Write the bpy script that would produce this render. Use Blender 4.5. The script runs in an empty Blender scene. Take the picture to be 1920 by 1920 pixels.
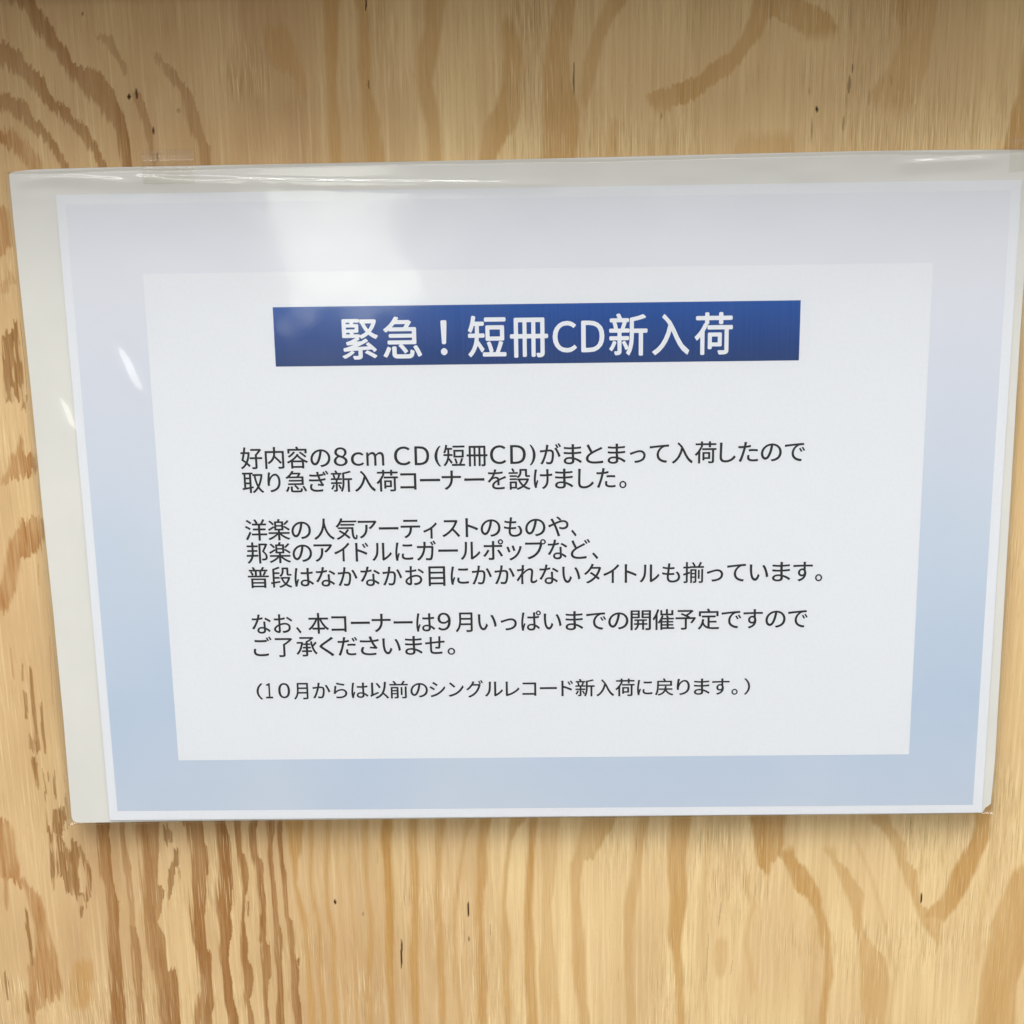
# Printed notice in a clear sleeve taped to a plywood wall (close-up).
# All plan positions are millimetres on the wall: x right, y up, z out of the wall;
# world = (x, -z, y) / 1000.
import bpy, math, random
import numpy as np
from mathutils import Matrix, Vector

scene = bpy.context.scene
MM = 0.001

# ---------------------------------------------------------------- camera
CAM_LOC = (-0.496, 126.397, 488.793)
CAM_ROT = [[0.99978, 0.012204, 0.017072], [-0.016036, 0.969044, 0.246367], [-0.013537, -0.246586, 0.969026]]
CAM_F = 1.521275
TO_WORLD = Matrix(((1, 0, 0), (0, 0, -1), (0, 1, 0)))

def W(x, y, z):
    return Vector((x * MM, -z * MM, y * MM))

cd = bpy.data.cameras.new('camera')
cd.sensor_width = 36.0
cd.sensor_height = 36.0
cd.lens = 36.0 * CAM_F
cd.clip_start = 0.01
cd.clip_end = 100.0
cam = bpy.data.objects.new('camera', cd)
scene.collection.objects.link(cam)
cam.matrix_world = Matrix.Translation(W(*CAM_LOC)) @ (TO_WORLD @ Matrix(CAM_ROT)).to_4x4()
scene.camera = cam

# ---------------------------------------------------------------- light
world = bpy.data.worlds.new('World')
scene.world = world
world.use_nodes = True
wt = world.node_tree
bg = wt.nodes['Background']
wtc = wt.nodes.new('ShaderNodeTexCoord')
wsep = wt.nodes.new('ShaderNodeSeparateXYZ')
wmap = wt.nodes.new('ShaderNodeMapRange')
wmap.inputs['From Min'].default_value = -1.0
wmap.inputs['From Max'].default_value = 1.0
wramp = wt.nodes.new('ShaderNodeValToRGB')
wt.links.new(wtc.outputs['Generated'], wsep.inputs[0])
wt.links.new(wsep.outputs['Z'], wmap.inputs['Value'])
wt.links.new(wmap.outputs[0], wramp.inputs[0])
wt.links.new(wramp.outputs[0], bg.inputs[0])
e = wramp.color_ramp.elements            # a lit shop: dark floor, pale far walls, bright ceiling
e[0].position = 0.0;  e[0].color = (.10, .09, .08, 1)
e[1].position = 1.0;  e[1].color = (.82, .82, .81, 1)
for p, c in ((0.26, (.14, .13, .12)), (0.41, (.18, .18, .19)), (0.452, (.32, .33, .35)), (0.485, (.96, .96, .95)), (0.51, (1.17, 1.17, 1.15)), (0.62, (.98, .97, .95))):
    q = wramp.color_ramp.elements.new(p)
    q.color = (*c, 1)
bg.inputs[1].default_value = 1.0

def area_lamp(name, loc, target, sx, sy, power, color=(1, 1, 1), roll=0.0, shape='RECTANGLE'):
    d = bpy.data.lights.new(name, 'AREA')
    d.shape = shape
    d.size = sx
    d.size_y = sy
    d.energy = power
    d.color = color
    o = bpy.data.objects.new(name, d)
    scene.collection.objects.link(o)
    loc = Vector(loc)
    dr = (Vector(target) - loc).normalized()
    o.location = loc
    o.rotation_euler = (dr.to_track_quat('-Z', 'Y').to_matrix() @ Matrix.Rotation(roll, 3, 'Z')).to_euler()
    return o

TUBE_FAR_L = (-1.55, -8.0, 1.90)
TUBE_FAR_R = (2.25, -8.0, 1.90)
area_lamp('ceiling_tube', TUBE_FAR_L, (0, 0, 0), 2.5, 0.07, 19, (1, .99, .96))
area_lamp('ceiling_tube', TUBE_FAR_R, (0, 0, 0), 0.62, 0.07, 5, (1, .99, .96))
area_lamp('ceiling_panel', (-0.3, -1.6, 1.9), (0, 0, 0), 1.8, 0.9, 24, (1, .985, .955))
area_lamp('ceiling_panel', (0.2, -0.85, 1.75), (0, 0, 0), 1.8, 0.8, 34, (1, .985, .955))
GLARE = (-0.385, -2.5, -0.03)
area_lamp('far_shop_light', GLARE, (0, 0, 0), 0.22, 0.42, 1.02, (1, 1, .86), math.radians(12))

vs = scene.view_settings
vs.view_transform = 'Standard'
vs.look = 'None'
vs.exposure = 0.05
vs.gamma = 1.0
vs.use_curve_mapping = False

BANDS = [
    ('B', 0.95, [(-155.99, -99.88), (-155.99, -107.88), (-156.12, -114.16), (-156.21, -117.53), (-155.95, -123.87), (-155.85, -129.82), (-155.17, -135.81), (-155.39, -140.96), (-155.35, -145.27), (-155.53, -154.82), (-155.97, -162.69), (-156.55, -172.39), (-156.89, -179.04), (-157.5, -186.64), (-157.5, -266.64)], [(-150.78, -99.88), (-150.78, -107.93), (-151.87, -114.2), (-151.36, -117.57), (-151.87, -123.91), (-151.76, -129.86), (-151.46, -135.84), (-150.3, -141.01), (-150.84, -145.31), (-151.4, -154.86), (-151.42, -162.73), (-151.39, -172.43), (-151.71, -179.08), (-151.71, -186.68), (-151.71, -266.68)]),
    ('B', 0.6, [(-147.69, -99.96), (-147.69, -107.96), (-147.8, -114.24), (-147.72, -120.56), (-147.47, -127.34), (-147.16, -133.31), (-146.87, -139.74), (-146.98, -146.21), (-147.19, -151.41)], [(-145.57, -99.96), (-145.57, -107.98), (-146.26, -114.25), (-145.97, -120.58), (-144.94, -127.37), (-145.21, -133.33), (-144.92, -139.76), (-145.22, -146.23), (-145.42, -151.42)]),
    ('B', 0.85, [(-147.12, -150.54), (-147.32, -155.76), (-147.47, -162.76), (-147.68, -170.69), (-147.49, -176.0), (-147.7, -181.34), (-147.91, -186.71), (-147.91, -266.71000000000004)], [(-145.35, -150.56), (-144.37, -155.79), (-144.11, -162.79), (-144.51, -170.71), (-145.11, -176.02), (-144.91, -181.36), (-144.71, -186.73), (-144.71, -266.73)]),
    ('B', 0.95, [(-142.29, -100.01), (-142.29, -108.01), (-141.81, -114.3), (-141.12, -120.62), (-141.44, -127.4), (-141.66, -132.93), (-141.69, -135.93), (-142.11, -144.09), (-142.53, -149.71), (-142.2, -153.19), (-142.27, -159.3), (-141.27, -167.21), (-140.94, -168.09), (-140.2, -174.28), (-140.12, -186.77), (-140.12, -266.77)], [(-133.62, -100.01), (-133.62, -108.09), (-134.07, -114.37), (-134.53, -120.68), (-135.61, -127.45), (-136.01, -132.98), (-133.88, -136.0), (-135.64, -144.15), (-137.42, -149.76), (-135.12, -153.25), (-135.16, -159.36), (-135.33, -167.25), (-132.23, -168.16), (-131.86, -174.35), (-132.13, -186.83), (-132.13, -266.83000000000004)]),
    ('D', 0.8, [(-132.72, -111.66), (-132.66, -113.54), (-132.71, -116.9), (-131.86, -118.6)], [(-130.6, -111.68), (-129.38, -113.57), (-129.61, -116.93), (-131.47, -118.6)]),
    ('D', 0.8, [(-128.85, -119.89), (-129.49, -120.73), (-130.04, -125.8), (-132.11, -127.48), (-132.23, -129.18), (-132.74, -130.88), (-132.65, -135.15), (-133.03, -137.72), (-132.66, -140.73)], [(-128.27, -119.9), (-127.56, -120.75), (-127.71, -125.82), (-129.0, -127.51), (-129.5, -129.21), (-130.01, -130.9), (-130.51, -135.17), (-131.66, -137.73), (-132.46, -140.73)]),
    ('D', 0.8, [(-128.61, -127.51), (-128.51, -131.77)], [(-127.64, -127.52), (-127.93, -131.78)]),
    ('B', 0.95, [(-126.49, -100.16), (-126.49, -108.16), (-124.08, -112.37), (-123.29, -117.83), (-123.34, -118.68), (-123.32, -122.9), (-123.65, -130.11), (-123.73, -131.39), (-124.7, -139.94), (-125.13, -146.4), (-125.18, -152.9), (-125.05, -158.56), (-124.63, -161.19), (-123.66, -170.43), (-124.1, -177.07), (-126.04, -182.4), (-127.54, -186.86), (-127.54, -266.86)], [(-118.79, -100.16), (-118.79, -108.23), (-118.29, -112.42), (-118.65, -117.88), (-117.54, -118.73), (-117.62, -122.95), (-118.08, -130.16), (-118.75, -131.43), (-119.5, -139.98), (-120.51, -146.44), (-120.62, -152.94), (-120.51, -158.6), (-119.11, -161.24), (-119.7, -170.46), (-119.73, -177.11), (-119.67, -182.45), (-120.76, -186.91), (-120.76, -266.90999999999997)]),
    ('B', 0.95, [(-113.78, -100.28), (-113.78, -108.28), (-113.57, -114.14), (-113.62, -117.92), (-114.46, -125.1), (-114.94, -132.75), (-115.05, -134.45), (-115.16, -136.16), (-115.54, -142.17), (-115.61, -146.48), (-115.69, -150.81), (-115.93, -154.71), (-115.96, -156.46), (-116.12, -163.89), (-116.0, -168.29), (-115.88, -172.7), (-115.56, -177.14), (-115.29, -182.48), (-114.97, -186.95), (-114.97, -266.95)], [(-110.7, -100.28), (-110.7, -108.31), (-109.91, -114.18), (-109.17, -117.97), (-109.49, -125.14), (-109.49, -132.79), (-109.59, -134.5), (-110.28, -136.21), (-110.26, -142.21), (-111.5, -146.51), (-110.78, -150.85), (-111.41, -154.75), (-112.3, -156.49), (-112.96, -163.92), (-112.83, -168.31), (-112.31, -172.73), (-112.5, -177.16), (-112.11, -182.5), (-111.18, -186.98), (-111.18, -266.98)]),
    ('B', 0.95, [(-107.62, -100.34), (-107.62, -108.34), (-107.61, -114.62), (-107.27, -121.78), (-107.13, -122.62), (-106.85, -127.71), (-106.86, -131.11), (-106.67, -134.53), (-106.76, -139.24), (-107.26, -144.39), (-107.79, -148.71), (-107.99, -153.48), (-108.3, -157.39), (-108.42, -163.95), (-108.43, -167.47), (-108.04, -171.0), (-108.28, -174.98), (-108.26, -178.08), (-108.22, -180.75), (-107.99, -187.0), (-107.99, -267.0)], [(-105.12, -100.34), (-105.12, -108.37), (-105.38, -114.64), (-105.53, -121.79), (-104.61, -122.65), (-103.94, -127.74), (-103.75, -131.14), (-104.14, -134.55), (-105.39, -139.25), (-106.08, -144.4), (-106.34, -148.72), (-106.23, -153.49), (-105.67, -157.41), (-106.05, -163.97), (-104.67, -167.5), (-104.48, -171.03), (-105.11, -175.0), (-105.88, -178.1), (-106.63, -180.76), (-105.4, -187.02), (-105.4, -267.02)]),
    ('B', 0.95, [(-102.23, -100.39), (-102.23, -108.39), (-102.55, -113.83), (-102.48, -119.29), (-102.17, -123.94), (-101.71, -126.06), (-101.32, -129.46), (-101.03, -134.58), (-100.76, -140.15), (-100.73, -146.61), (-101.68, -153.09), (-102.27, -156.57), (-101.36, -157.89), (-101.31, -164.01), (-101.31, -171.05), (-101.46, -173.7), (-101.91, -181.69), (-102.01, -187.05), (-102.01, -267.05)], [(-98.96, -100.39), (-98.96, -108.42), (-100.23, -113.85), (-100.16, -119.31), (-100.03, -123.96), (-98.41, -126.09), (-98.6, -129.48), (-98.88, -134.6), (-98.41, -140.17), (-98.58, -146.62), (-98.94, -153.12), (-99.32, -156.59), (-97.82, -157.91), (-97.96, -164.04), (-98.15, -171.08), (-99.28, -173.72), (-100.12, -181.7), (-99.82, -187.07), (-99.82, -267.07)]),
    ('B', 0.95, [(-95.89, -100.45), (-95.89, -108.45), (-96.04, -114.73), (-96.22, -118.09), (-96.89, -123.14), (-96.85, -129.5), (-96.42, -135.9), (-96.38, -142.33), (-96.15, -148.81), (-96.04, -154.01), (-95.95, -159.68), (-95.99, -164.05), (-96.46, -172.86), (-96.5, -177.28), (-97.23, -187.08), (-97.23, -267.08000000000004)], [(-93.19, -100.45), (-93.19, -108.48), (-93.65, -114.75), (-94.68, -118.1), (-94.95, -123.16), (-94.91, -129.52), (-94.48, -135.92), (-94.24, -142.35), (-94.19, -148.82), (-93.29, -154.03), (-93.39, -159.7), (-94.02, -164.07), (-94.09, -172.87), (-94.12, -177.3), (-94.44, -187.1), (-94.44, -267.1)]),
    ('B', 0.9, [(-92.62, -100.49), (-92.62, -108.49), (-93.07, -116.85), (-92.82, -123.18), (-92.85, -127.41), (-92.62, -130.39), (-92.33, -135.94), (-92.28, -142.37), (-91.92, -146.68), (-91.8, -147.98), (-91.55, -154.48), (-91.23, -159.71), (-90.97, -166.29), (-91.09, -168.49), (-91.74, -177.32), (-91.57, -181.77), (-91.25, -187.13), (-91.25, -267.13)], [(-90.69, -100.49), (-90.69, -108.5), (-91.33, -116.87), (-91.27, -123.19), (-91.11, -127.43), (-90.49, -130.41), (-90.58, -135.95), (-90.53, -142.38), (-90.55, -146.69), (-89.25, -148.0), (-88.99, -154.5), (-89.26, -159.73), (-88.41, -166.31), (-87.93, -168.51), (-88.77, -177.34), (-88.19, -181.79), (-88.26, -187.15), (-88.26, -267.15)]),
    ('D', 0.95, [(-88.77, -163.23), (-88.46, -164.99), (-88.17, -166.97)], [(-88.29, -163.24), (-87.51, -165.0), (-87.77, -166.97)]),
    ('D', 0.8, [(-104.96, -140.54), (-105.42, -144.41), (-105.26, -147.0)], [(-104.29, -140.55), (-104.32, -144.42), (-104.94, -147.0)]),
    ('A', 0.725, [(-90.31, -100.51), (-90.31, -108.51), (-89.37, -112.69), (-89.04, -121.1), (-88.48, -125.33), (-88.37, -130.85), (-88.33, -133.84), (-87.49, -140.26), (-86.64, -146.73), (-85.31, -155.4), (-85.34, -164.14), (-85.38, -172.94), (-85.61, -181.81), (-85.67, -187.17), (-85.67, -267.16999999999996)], [(-83.01, -100.51), (-83.01, -108.58), (-83.6, -112.75), (-84.98, -121.14), (-86.35, -125.35), (-86.82, -130.87), (-87.17, -133.85), (-85.54, -140.28), (-84.1, -146.75), (-83.54, -155.42), (-83.57, -164.15), (-83.79, -172.95), (-83.23, -181.83), (-83.28, -187.19), (-83.28, -267.19)]),
    ('A', 0.609, [(-81.85, -100.59), (-81.85, -108.59), (-82.07, -116.96), (-82.28, -125.39), (-82.69, -133.89), (-82.22, -140.31), (-81.36, -146.77), (-80.89, -153.27), (-81.0, -159.8), (-81.41, -168.56), (-81.43, -177.4), (-81.29, -187.2), (-81.29, -267.2)], [(-79.93, -100.59), (-79.93, -108.61), (-80.14, -116.97), (-80.93, -125.4), (-81.53, -133.9), (-80.86, -140.32), (-79.8, -146.78), (-79.51, -153.28), (-79.62, -159.81), (-79.83, -168.58), (-79.45, -177.42), (-79.3, -187.22), (-79.3, -267.22)]),
    ('A', 0.6525, [(-76.09, -100.64), (-76.09, -108.64), (-76.67, -121.22), (-77.44, -133.93), (-77.25, -142.5), (-77.16, -148.97), (-76.28, -155.48), (-76.47, -164.21), (-76.67, -173.01), (-76.91, -187.24), (-76.91, -267.24)], [(-73.78, -100.64), (-73.78, -108.67), (-74.73, -121.23), (-75.89, -133.95), (-75.89, -142.51), (-75.01, -148.98), (-74.32, -155.5), (-74.9, -164.22), (-75.29, -173.02), (-74.92, -187.25), (-74.92, -267.25)]),
    ('A', 0.435, [(-68.21, -100.72), (-68.21, -108.72), (-68.9, -134.01), (-68.59, -142.57), (-68.41, -159.9), (-68.95, -187.29), (-68.95, -267.28999999999996)], [(-67.06, -100.72), (-67.06, -108.73), (-67.92, -134.02), (-67.5, -142.58), (-67.63, -159.91), (-67.96, -187.3), (-67.96, -267.3)]),
    ('A', 0.3625, [(-71.86, -100.68), (-71.86, -108.68), (-72.41, -125.48), (-72.2, -133.98), (-72.17, -146.85), (-71.95, -159.87), (-72.73, -187.27), (-72.73, -267.27)], [(-70.9, -100.68), (-70.9, -108.69), (-71.63, -125.49), (-71.42, -133.99), (-71.39, -146.86), (-71.36, -159.88), (-71.54, -187.27), (-71.54, -267.27)]),
    ('A', 0.58, [(-62.84, -100.77), (-62.84, -108.77), (-63.34, -121.34), (-63.29, -129.8), (-62.65, -138.34), (-62.4, -146.93), (-62.74, -155.59), (-63.87, -164.31), (-64.22, -173.11), (-64.97, -187.32), (-64.97, -267.32)], [(-60.92, -100.77), (-60.92, -108.79), (-61.6, -121.35), (-61.54, -129.82), (-61.49, -138.35), (-60.45, -146.95), (-60.78, -155.61), (-61.31, -164.33), (-62.83, -173.12), (-62.59, -187.34), (-62.59, -267.34000000000003)]),
    ('A', 0.9425, [(-55.73, -100.84), (-55.73, -108.84), (-56.46, -113.01), (-56.84, -118.03), (-56.35, -125.63), (-56.08, -134.12), (-56.19, -142.68), (-56.51, -151.3), (-56.98, -164.37), (-56.59, -175.38), (-56.62, -187.39), (-56.62, -267.39)], [(-52.66, -100.84), (-52.66, -108.87), (-52.62, -113.04), (-53.37, -118.06), (-53.64, -125.65), (-53.17, -134.15), (-53.27, -142.71), (-53.57, -151.33), (-54.23, -164.39), (-54.02, -175.4), (-54.24, -187.4), (-54.24, -267.4)]),
    ('A', 0.725, [(-46.91, -100.92), (-46.91, -108.92), (-47.25, -119.38), (-47.07, -125.71), (-46.96, -134.2), (-47.04, -142.76), (-47.71, -151.38), (-48.91, -164.43), (-49.0, -173.23), (-48.5, -182.09), (-48.27, -187.45), (-48.27, -267.45)], [(-43.46, -100.92), (-43.46, -108.96), (-44.36, -119.41), (-43.78, -125.74), (-43.85, -134.23), (-44.51, -142.78), (-44.58, -151.4), (-45.57, -164.46), (-45.45, -173.25), (-45.53, -182.12), (-45.69, -187.47), (-45.69, -267.47)]),
    ('A', 0.6525, [(-37.68, -100.18), (-37.68, -108.18), (-37.94, -117.37), (-38.18, -125.79), (-38.74, -138.55), (-38.79, -147.13), (-38.64, -155.79), (-38.81, -168.9), (-38.66, -177.73), (-38.74, -187.52), (-38.74, -267.52)], [(-33.85, -100.18), (-33.85, -108.22), (-35.06, -117.4), (-36.06, -125.81), (-36.6, -138.56), (-36.44, -147.15), (-36.09, -155.81), (-36.25, -168.92), (-35.7, -177.75), (-36.16, -187.54), (-36.16, -267.53999999999996)]),
    ('A', 0.435, [(-27.36, -101.11), (-27.36, -109.11), (-28.32, -117.46), (-30.56, -130.1), (-32.43, -142.89), (-32.96, -155.84), (-32.71, -168.95), (-32.19, -180.0), (-31.59, -187.57), (-31.59, -267.57)], [(-23.52, -101.11), (-23.52, -109.15), (-27.17, -117.47), (-29.01, -130.11), (-30.88, -142.9), (-31.59, -155.85), (-31.13, -168.96), (-30.61, -180.01), (-29.6, -187.59), (-29.6, -267.59000000000003)]),
    ('A', 0.6525, [(-21.97, -100.33), (-21.97, -108.33), (-22.94, -117.51), (-23.79, -130.16), (-24.36, -138.67), (-24.55, -147.26), (-24.44, -160.26), (-24.53, -173.42), (-24.84, -187.62), (-24.84, -267.62)], [(-17.76, -100.33), (-17.76, -108.37), (-19.86, -117.54), (-20.11, -130.19), (-21.26, -138.7), (-22.02, -147.28), (-21.7, -160.28), (-21.38, -173.44), (-21.27, -187.65), (-21.27, -267.65)]),
    ('A', 0.58, [(-11.64, -100.43), (-11.64, -108.43), (-12.56, -117.61), (-14.51, -130.24), (-15.31, -143.03), (-15.23, -160.34), (-15.46, -173.49), (-14.92, -187.7), (-14.92, -267.7)], [(-5.9, -100.43), (-5.9, -108.48), (-11.4, -117.62), (-12.77, -130.26), (-13.76, -143.05), (-12.09, -160.36), (-13.1, -173.51), (-12.54, -187.71), (-12.54, -267.71000000000004)]),
    ('A', 0.75, [(-5.13, -100.49), (-5.13, -108.49), (-5.26, -117.67), (-6.2, -130.32), (-7.34, -143.1), (-7.66, -151.72), (-7.39, -160.4), (-7.58, -173.55), (-6.98, -187.75), (-6.98, -267.75)], [(-2.07, -100.49), (-2.07, -108.52), (-2.95, -117.7), (-3.49, -130.34), (-4.43, -143.13), (-4.15, -151.74), (-3.67, -160.43), (-3.64, -173.58), (-3.02, -187.78), (-3.02, -267.78)]),
    ('A', 0.4, [(-0.54, -100.54), (-0.54, -108.54), (-0.65, -117.72), (-0.79, -130.36), (-0.93, -143.16), (-1.08, -156.1), (-2.8, -169.19), (-2.11, -178.01), (-1.43, -187.8), (-1.43, -267.8)], [(5.58, -100.54), (5.58, -108.59), (4.54, -117.77), (3.85, -130.41), (2.37, -143.19), (3.03, -156.14), (3.89, -169.24), (4.2, -178.06), (5.5, -187.85), (5.5, -267.85)]),
    ('A', 0.55, [(13.61, -100.67), (13.61, -108.67), (12.82, -112.83), (12.04, -115.74), (11.64, -117.83), (10.85, -122.02), (10.06, -124.96), (9.28, -126.22), (8.85, -132.57), (9.2, -138.97), (9.14, -147.54), (9.46, -158.36), (9.22, -164.9), (10.15, -173.69), (11.28, -182.55), (11.64, -187.89), (11.64, -267.89)], [(25.45, -100.67), (25.45, -108.78), (23.92, -112.93), (22.01, -115.84), (20.85, -117.92), (18.54, -122.09), (17.38, -125.03), (13.52, -126.26), (12.53, -132.61), (12.3, -138.99), (12.84, -147.57), (13.96, -158.4), (14.12, -164.94), (14.48, -173.72), (14.64, -182.57), (15.61, -187.92), (15.61, -267.91999999999996)]),
    ('A', 0.5, [(32.7, -100.85), (32.7, -108.85), (31.21, -118.02), (30.48, -130.65), (27.8, -143.41), (27.82, -152.01), (27.83, -160.69), (27.85, -169.43), (28.65, -178.25), (29.07, -188.02), (29.07, -268.02)], [(36.52, -100.85), (36.52, -108.89), (34.85, -118.05), (33.56, -130.67), (32.07, -143.44), (31.13, -152.04), (30.96, -160.71), (30.59, -169.45), (31.21, -178.27), (32.23, -188.05), (32.23, -268.05)]),
    ('A', 0.65, [(44.15, -100.13), (44.15, -108.13), (43.44, -113.95), (43.13, -122.32), (42.82, -130.76), (43.86, -139.27), (43.74, -147.84), (43.23, -156.47), (45.05, -163.01), (45.89, -169.57), (46.37, -178.38), (46.87, -188.15), (46.87, -268.15)], [(51.39, -100.13), (51.39, -108.2), (50.7, -114.02), (49.85, -122.38), (49.56, -130.82), (50.24, -139.33), (49.37, -147.89), (48.3, -156.51), (48.18, -163.03), (49.03, -169.6), (49.13, -178.4), (50.03, -188.18), (50.03, -268.18)]),
    ('A', 0.8, [(70.45, -100.39), (70.45, -108.39), (72.1, -114.22), (73.0, -120.5), (73.86, -124.71), (74.32, -127.66), (77.47, -131.07), (78.29, -133.19)], [(83.77, -100.39), (83.77, -108.52), (83.17, -114.33), (83.34, -120.6), (82.3, -124.78), (79.31, -127.71), (79.01, -131.08), (78.68, -133.2)]),
    ('A', 0.7, [(82.99, -121.85), (81.15, -124.77), (84.34, -129.02), (85.99, -133.26), (87.65, -137.52), (92.41, -141.83), (94.07, -145.26), (95.78, -150.43), (96.31, -154.75), (97.23, -159.08), (98.93, -163.44), (99.22, -172.19), (98.66, -178.79), (97.8, -188.53), (97.8, -268.53)], [(86.82, -121.89), (87.29, -124.83), (90.86, -129.08), (93.3, -133.33), (95.75, -137.6), (97.05, -141.87), (97.16, -145.29), (99.27, -150.46), (100.97, -154.79), (101.12, -159.12), (101.46, -163.46), (102.35, -172.21), (101.41, -178.81), (100.56, -188.55), (100.56, -268.55)]),
    ('A', 0.35, [(60.58, -156.61), (59.9, -163.13), (59.97, -167.49), (60.83, -172.32)], [(64.47, -156.65), (64.59, -163.16), (64.28, -167.53), (63.58, -172.35)]),
    ('A', 0.5, [(97.0, -121.98), (99.44, -126.2), (101.48, -129.59), (103.15, -133.42), (105.31, -139.81), (107.86, -146.24), (108.49, -152.69), (110.21, -157.03), (111.33, -165.72), (112.06, -174.48), (112.8, -183.32), (113.8, -188.65), (113.8, -268.65)], [(101.21, -122.02), (101.74, -126.22), (105.7, -129.63), (107.38, -133.45), (111.86, -139.87), (111.34, -146.27), (111.98, -152.72), (114.1, -157.06), (120.69, -165.8), (122.63, -174.57), (122.23, -183.39), (121.68, -188.71), (121.68, -268.71000000000004)]),
    ('A', 0.55, [(112.12, -100.37), (112.12, -108.37), (113.81, -112.54), (118.18, -116.74), (120.65, -120.94), (122.85, -127.26), (124.57, -131.49), (125.92, -135.74), (128.04, -140.01), (130.17, -144.29), (131.54, -148.59), (132.86, -152.04), (134.56, -155.07), (138.27, -159.42), (138.58, -161.59)], [(118.96, -100.37), (118.96, -108.44), (119.9, -112.6), (122.37, -116.78), (125.62, -120.99), (125.91, -127.29), (129.94, -131.54), (130.53, -135.78), (131.12, -140.03), (132.1, -144.31), (139.27, -148.65), (139.83, -152.09), (139.6, -155.11), (139.83, -159.43), (138.97, -161.6)]),
    ('A', 0.75, [(148.18, -100.72), (148.18, -108.72), (148.8, -112.87), (148.01, -119.11), (144.55, -125.36), (141.83, -131.65), (140.25, -137.99), (138.55, -142.23), (134.52, -146.47), (132.03, -150.74)], [(154.25, -100.72), (154.25, -108.78), (154.11, -112.92), (154.11, -119.16), (151.81, -125.42), (150.26, -131.72), (147.94, -138.06), (145.86, -142.29), (143.4, -146.55), (140.54, -150.81)]),
    ('A', 0.6, [(163.53, -129.73), (161.63, -136.06), (159.08, -144.54), (156.51, -153.1), (156.25, -161.74), (154.69, -174.82), (154.33, -188.95), (154.33, -268.95)], [(168.5, -129.78), (168.92, -136.12), (169.48, -144.63), (170.43, -153.21), (171.0, -161.86), (167.96, -174.92), (168.09, -189.05), (168.09, -269.05)]),
    ('A', 0.3, [(69.01, -130.99), (70.29, -137.37), (71.98, -143.79), (70.56, -150.22), (69.97, -158.86), (72.15, -169.78), (73.13, -178.59)], [(71.7, -131.02), (72.22, -137.39), (74.3, -143.81), (72.5, -150.23), (72.3, -158.88), (74.11, -169.8), (75.48, -178.61)]),
    ('A', 0.28, [(93.0, -148.26), (94.05, -156.89), (93.67, -169.95), (92.77, -178.74), (92.68, -188.49), (92.68, -268.49)], [(94.94, -148.27), (96.38, -156.91), (96.02, -169.97), (95.52, -178.76), (95.04, -188.51), (95.04, -268.51)]),
    ('A', 0.25, [(106.09, -101.56), (106.09, -109.56), (106.82, -118.72), (112.67, -131.39), (116.66, -144.18), (120.31, -157.11), (123.22, -170.19), (122.47, -188.72), (122.47, -268.72)], [(107.61, -101.56), (107.61, -109.57), (108.35, -118.74), (114.21, -131.4), (118.21, -144.19), (121.86, -157.12), (124.78, -170.2), (124.04, -188.73), (124.04, -268.73)]),
    ('A', 0.25, [(154.87, -119.17), (153.71, -131.75), (152.92, -144.49), (152.12, -157.37), (152.34, -174.8), (151.98, -188.93), (151.98, -268.93)], [(156.39, -119.18), (155.24, -131.77), (154.46, -144.5), (154.06, -157.39), (153.91, -174.81), (153.55, -188.95), (153.55, -268.95)]),
    ('A', 0.25, [(56.37, -101.91), (56.37, -109.91), (56.18, -122.44), (55.21, -135.11), (55.0, -147.93), (55.57, -160.91), (55.37, -174.04), (56.75, -188.23), (56.75, -268.23)], [(58.28, -101.91), (58.28, -109.93), (57.71, -122.46), (57.13, -135.13), (57.33, -147.95), (57.13, -160.93), (56.94, -174.05), (58.73, -188.24), (58.73, -268.24)]),
    ('R', 0.9, [(-190.68, -108.8), (-191.18, -113.83), (-191.8, -120.15), (-192.31, -125.24), (-192.73, -129.49), (-186.72, -132.11), (-184.62, -134.69)], [(-186.43, -108.84), (-184.78, -113.89), (-185.19, -120.21), (-184.12, -125.31), (-184.53, -129.56), (-184.38, -132.13), (-183.84, -134.7)]),
    ('R', 0.7, [(-190.47, -130.36), (-191.13, -137.21), (-190.89, -142.81)], [(-188.9, -130.38), (-189.57, -137.22), (-190.5, -142.81)]),
    ('R', 0.75, [(-185.78, -130.41), (-184.15, -133.84), (-182.91, -137.28), (-182.33, -143.75), (-181.17, -150.26), (-181.57, -156.79), (-182.17, -161.16), (-185.68, -166.85), (-185.58, -172.16), (-186.01, -178.82), (-187.62, -183.28), (-187.52, -186.41), (-187.52, -266.40999999999997)], [(-183.83, -130.42), (-181.8, -133.86), (-178.21, -137.32), (-176.83, -143.79), (-176.64, -150.29), (-175.65, -156.84), (-174.46, -161.23), (-174.57, -166.94), (-173.45, -172.25), (-175.23, -178.9), (-182.42, -183.32), (-184.71, -186.43), (-184.71, -266.43)]),
    ('D', 0.95, [(-183.71, -143.74), (-184.83, -149.36), (-184.33, -154.58), (-184.35, -161.14), (-184.37, -165.54)], [(-183.12, -143.74), (-183.25, -149.37), (-183.15, -154.59), (-183.16, -161.15), (-183.37, -165.55)]),
    ('A', 0.6, [(-168.31, -163.47), (-170.08, -170.07), (-171.45, -176.71), (-170.83, -183.4)], [(-161.98, -163.52), (-162.13, -170.13), (-163.88, -176.77), (-166.04, -183.44)]),
    ('D', 0.8, [(-194.5, -167.67), (-194.54, -172.09), (-194.39, -178.76), (-193.56, -180.55)], [(-193.71, -167.67), (-192.94, -172.1), (-193.19, -178.77), (-193.28, -180.55)]),
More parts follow.
